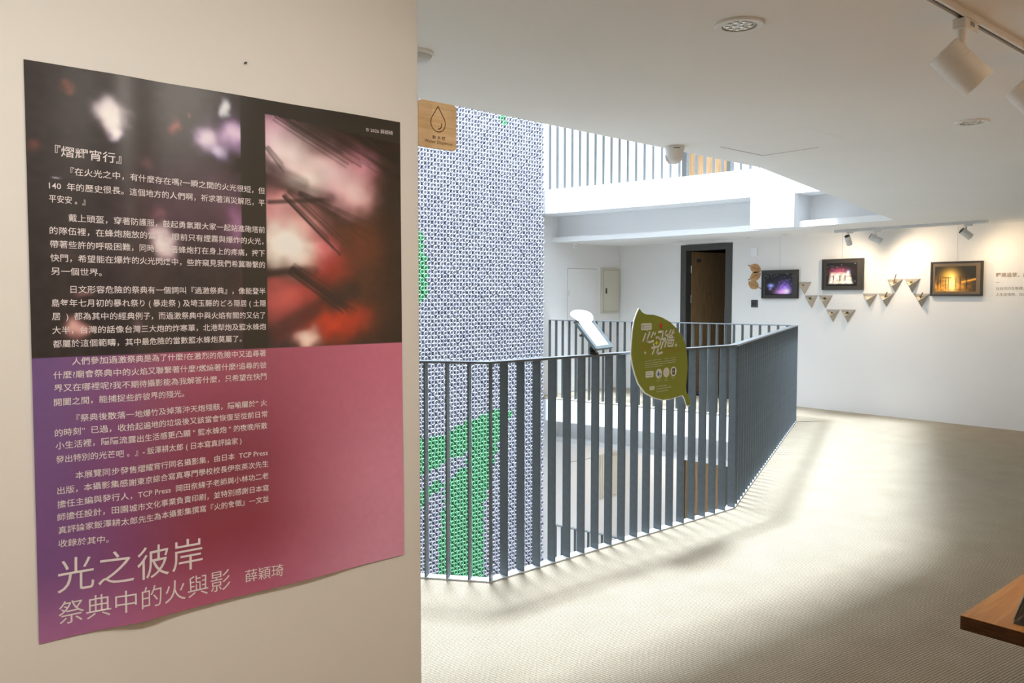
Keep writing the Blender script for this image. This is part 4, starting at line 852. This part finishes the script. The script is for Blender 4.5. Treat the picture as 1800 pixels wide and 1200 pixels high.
def spotlight(x, y, axis, along, lab, pm_='plastic', R=.040, L=.13, drop=.10, back_shift=.3, fork=False, label_patch=False, sink='darkink', fins='chrome', off=.020):
    """axis: where the lamp shines; body centred below the track adapter"""
    t = thing('track_spotlight', (x, y, CZ - .02), lab, 'spotlight', 'white track spotlights')
    al = Vector((*along, 0)).normalized(); q = Vector((-al.y, al.x, 0)); z1 = CZ - off; z0 = z1 - R * .62; p = Vector((x, y, 0))
    mb = MB(); ln = R * 2.1; wd = R * .38
    mb.prism([tuple((p + al * a + q * b_).xy) for a, b_ in ((-ln * .25, -wd), (ln * .75, -wd), (ln * .75, wd), (-ln * .25, wd))], z0, z1)
    ad = build('adapter', mb, M[pm_], t, bevel=.003)
    if label_patch:
        mb = MB(); y_ = p + q * (-wd - .0006) if (p + q * (-wd)).length < (p + q * wd).length else p + q * (wd + .0006)
        for i in range(5):
            a = al * (ln * (.12 + .07 * i)); mb.add([tuple((y_ + a).xy) + (z0 + .012,), tuple((y_ + a + al * ln * .05).xy) + (z0 + .012,), tuple((y_ + a + al * ln * .05).xy) + (z0 + .026,), tuple((y_ + a).xy) + (z0 + .026,)], [(0, 1, 2, 3)])
        build('rating_print', mb, M['greyink'], ad)
    ax = Vector(axis).normalized(); c = Vector((x, y, z0 - drop))
    top = Vector((x, y, z0))
    mb = MB()
    if fork:
        s_ = ax.cross(Vector((0, 0, 1))).normalized()
        for sg in (-1, 1): mb.tube([tuple(top), tuple(top + s_ * sg * R * .5 + Vector((0, 0, -.03))), tuple(c + s_ * sg * R * 1.03)], .0045, 6)
    else:
        mb.cyl(top, top + Vector((0, 0, -drop * .5)), R * .24, n=16); mb.cyl(top + Vector((0, 0, -drop * .4)), c, R * .2, n=12)
    build('bracket', mb, M[pm_], t)
    a = c - ax * L * .5; mb = MB(); mb.lathe(a, ax, [(R * .93, 0), (R, .004), (R, L * .36), (R * .985, L * .365), (R * .985, L * .38), (R, L * .385), (R, L - .003), (R * .96, L), (R * .86, L), (R * .8, L * .85), (R * .5, L * .7)], 36)
    bd = build('lamp_housing', mb, M[pm_], t, True)
    mb = MB(); mb.lathe(a, ax, [(R * .93, .001), (R * .88, .02), (R * .2, .022), (0, .022)], 28); build('heat_sink', mb, M[sink], bd)
    mb = MB()
    o1 = ax.orthogonal().normalized(); o2 = ax.cross(o1)
    for i in range(8):
        dr = o1 * math.cos(i * PI / 4) + o2 * math.sin(i * PI / 4); e1 = a + ax * .006 + dr * R * .85; e0 = a + ax * .006 + dr * R * .25; th = ax.cross(dr) * .0012
        mb.add([e0 + th, e1 + th, e1 + th + ax * .014, e0 + th + ax * .014, e0 - th, e1 - th, e1 - th + ax * .014, e0 - th + ax * .014], [(0, 1, 2, 3), (7, 6, 5, 4), (0, 4, 5, 1), (3, 2, 6, 7)])
    build('cooling_fins', mb, M[fins], bd)
    return t
track(1.6, 1.005, 5.6, .985, 'white lighting track on the near ceiling at the top right')
R1 = Vector((math.sin(AZ), -math.cos(AZ), 0))
spotlight(2.700, 1.005, (R1 * .76 + Vector((0, 0, -.68)) - Vector((.914, .343, .22)) * .20), (1, 0), 'large white cylindrical spotlight hanging from the near track, top right', R=.050, L=.150, drop=.112, label_patch=True, sink='plastic', fins='plastic')
spotlight(3.34, 1.000, (R1 * .76 + Vector((0, 0, -.68)) - Vector((.925, .277, .19)) * .26), (1, 0), 'white cylindrical spotlight on the near track cut off by the right edge of the photo', R=.050, L=.150, drop=.112, sink='plastic', fins='plastic')
track(10.14, 5.25, 10.05, 3.42, 'thin grey lighting track on the far ceiling above the photographs', .036, .032, 'plasticg')  # unlit side of the track: its shade is put into the grey
spotlight(10.13, 5.06, (.62, .02, -.78), (0, -1), 'white cylindrical spotlight on the far track above the middle photograph', R=.036, L=.13, drop=.085, off=.032, pm_='plasticg')  # backlit white lamps: shade put into grey plastic, here and on the next two
spotlight(10.11, 4.70, (.45, -.66, -.42), (0, -1), 'white spotlight on a wire fork, second from the left on the far track', R=.040, L=.15, drop=.085, fork=True, off=.032, pm_='plasticg')
spotlight(10.07, 3.64, (.55, -.55, -.55), (0, -1), 'white cylindrical spotlight with dark open back, above the fire photograph', R=.040, L=.13, drop=.085, off=.032, pm_='plasticg')

# ------------------------------------------------------------------ table and leaflet holder
t = thing('wooden_table', (3.2, .1, 0), 'orange brown wooden table with thick dark edge at the lower right', 'table')
TX0, TY1, TZ = 2.172, .772, .75
tt = MB(); tt.box(TX0, -.75, TZ - .036, TX0 + 2.2, TY1, TZ); tt.mi = [0] * 6; tt.mi[1] = 0
for i in (0, 2, 3, 4, 5): tt.mi[i] = 1
build('tabletop', tt, [M['tablewood'], M['tableedge']], t, bevel=.002)
for lx in (TX0 + .35, TX0 + 2.1):
    for ly in (-.68, TY1 - .12): build('leg', MB().box(lx - .03, ly - .03, 0, lx + .03, ly + .03, TZ - .036), M['tableedge'], t)
t = thing('leaflet_holder', (2.33, .66, TZ), 'clear acrylic leaflet holder on the wooden table, cut by the right edge', 'leaflet holder')
hx, hy = 2.212, .662
bk = MB(); bk.add([(hx, hy, TZ), (hx + .22, hy, TZ), (hx + .22, hy + .003, TZ), (hx, hy + .003, TZ), (hx, hy - .06, TZ + .19), (hx + .22, hy - .06, TZ + .19), (hx + .22, hy - .057, TZ + .19), (hx, hy - .057, TZ + .19)], [(0, 3, 2, 1), (4, 5, 6, 7), (0, 1, 5, 4), (1, 2, 6, 5), (2, 3, 7, 6), (3, 0, 4, 7)])
build('back_plate', bk, M['acrylic'], t); build('foot', MB().box(hx, hy - .07, TZ, hx + .22, hy, TZ + .003), M['acrylic'], t)
ls = MB(); ls.add([(v[0] + (.008 if v[0] < hx + .1 else -.008), v[1] + .005, v[2] + .006) for v in bk.v], bk.f); build('leaflet', ls, M['paper'], t)
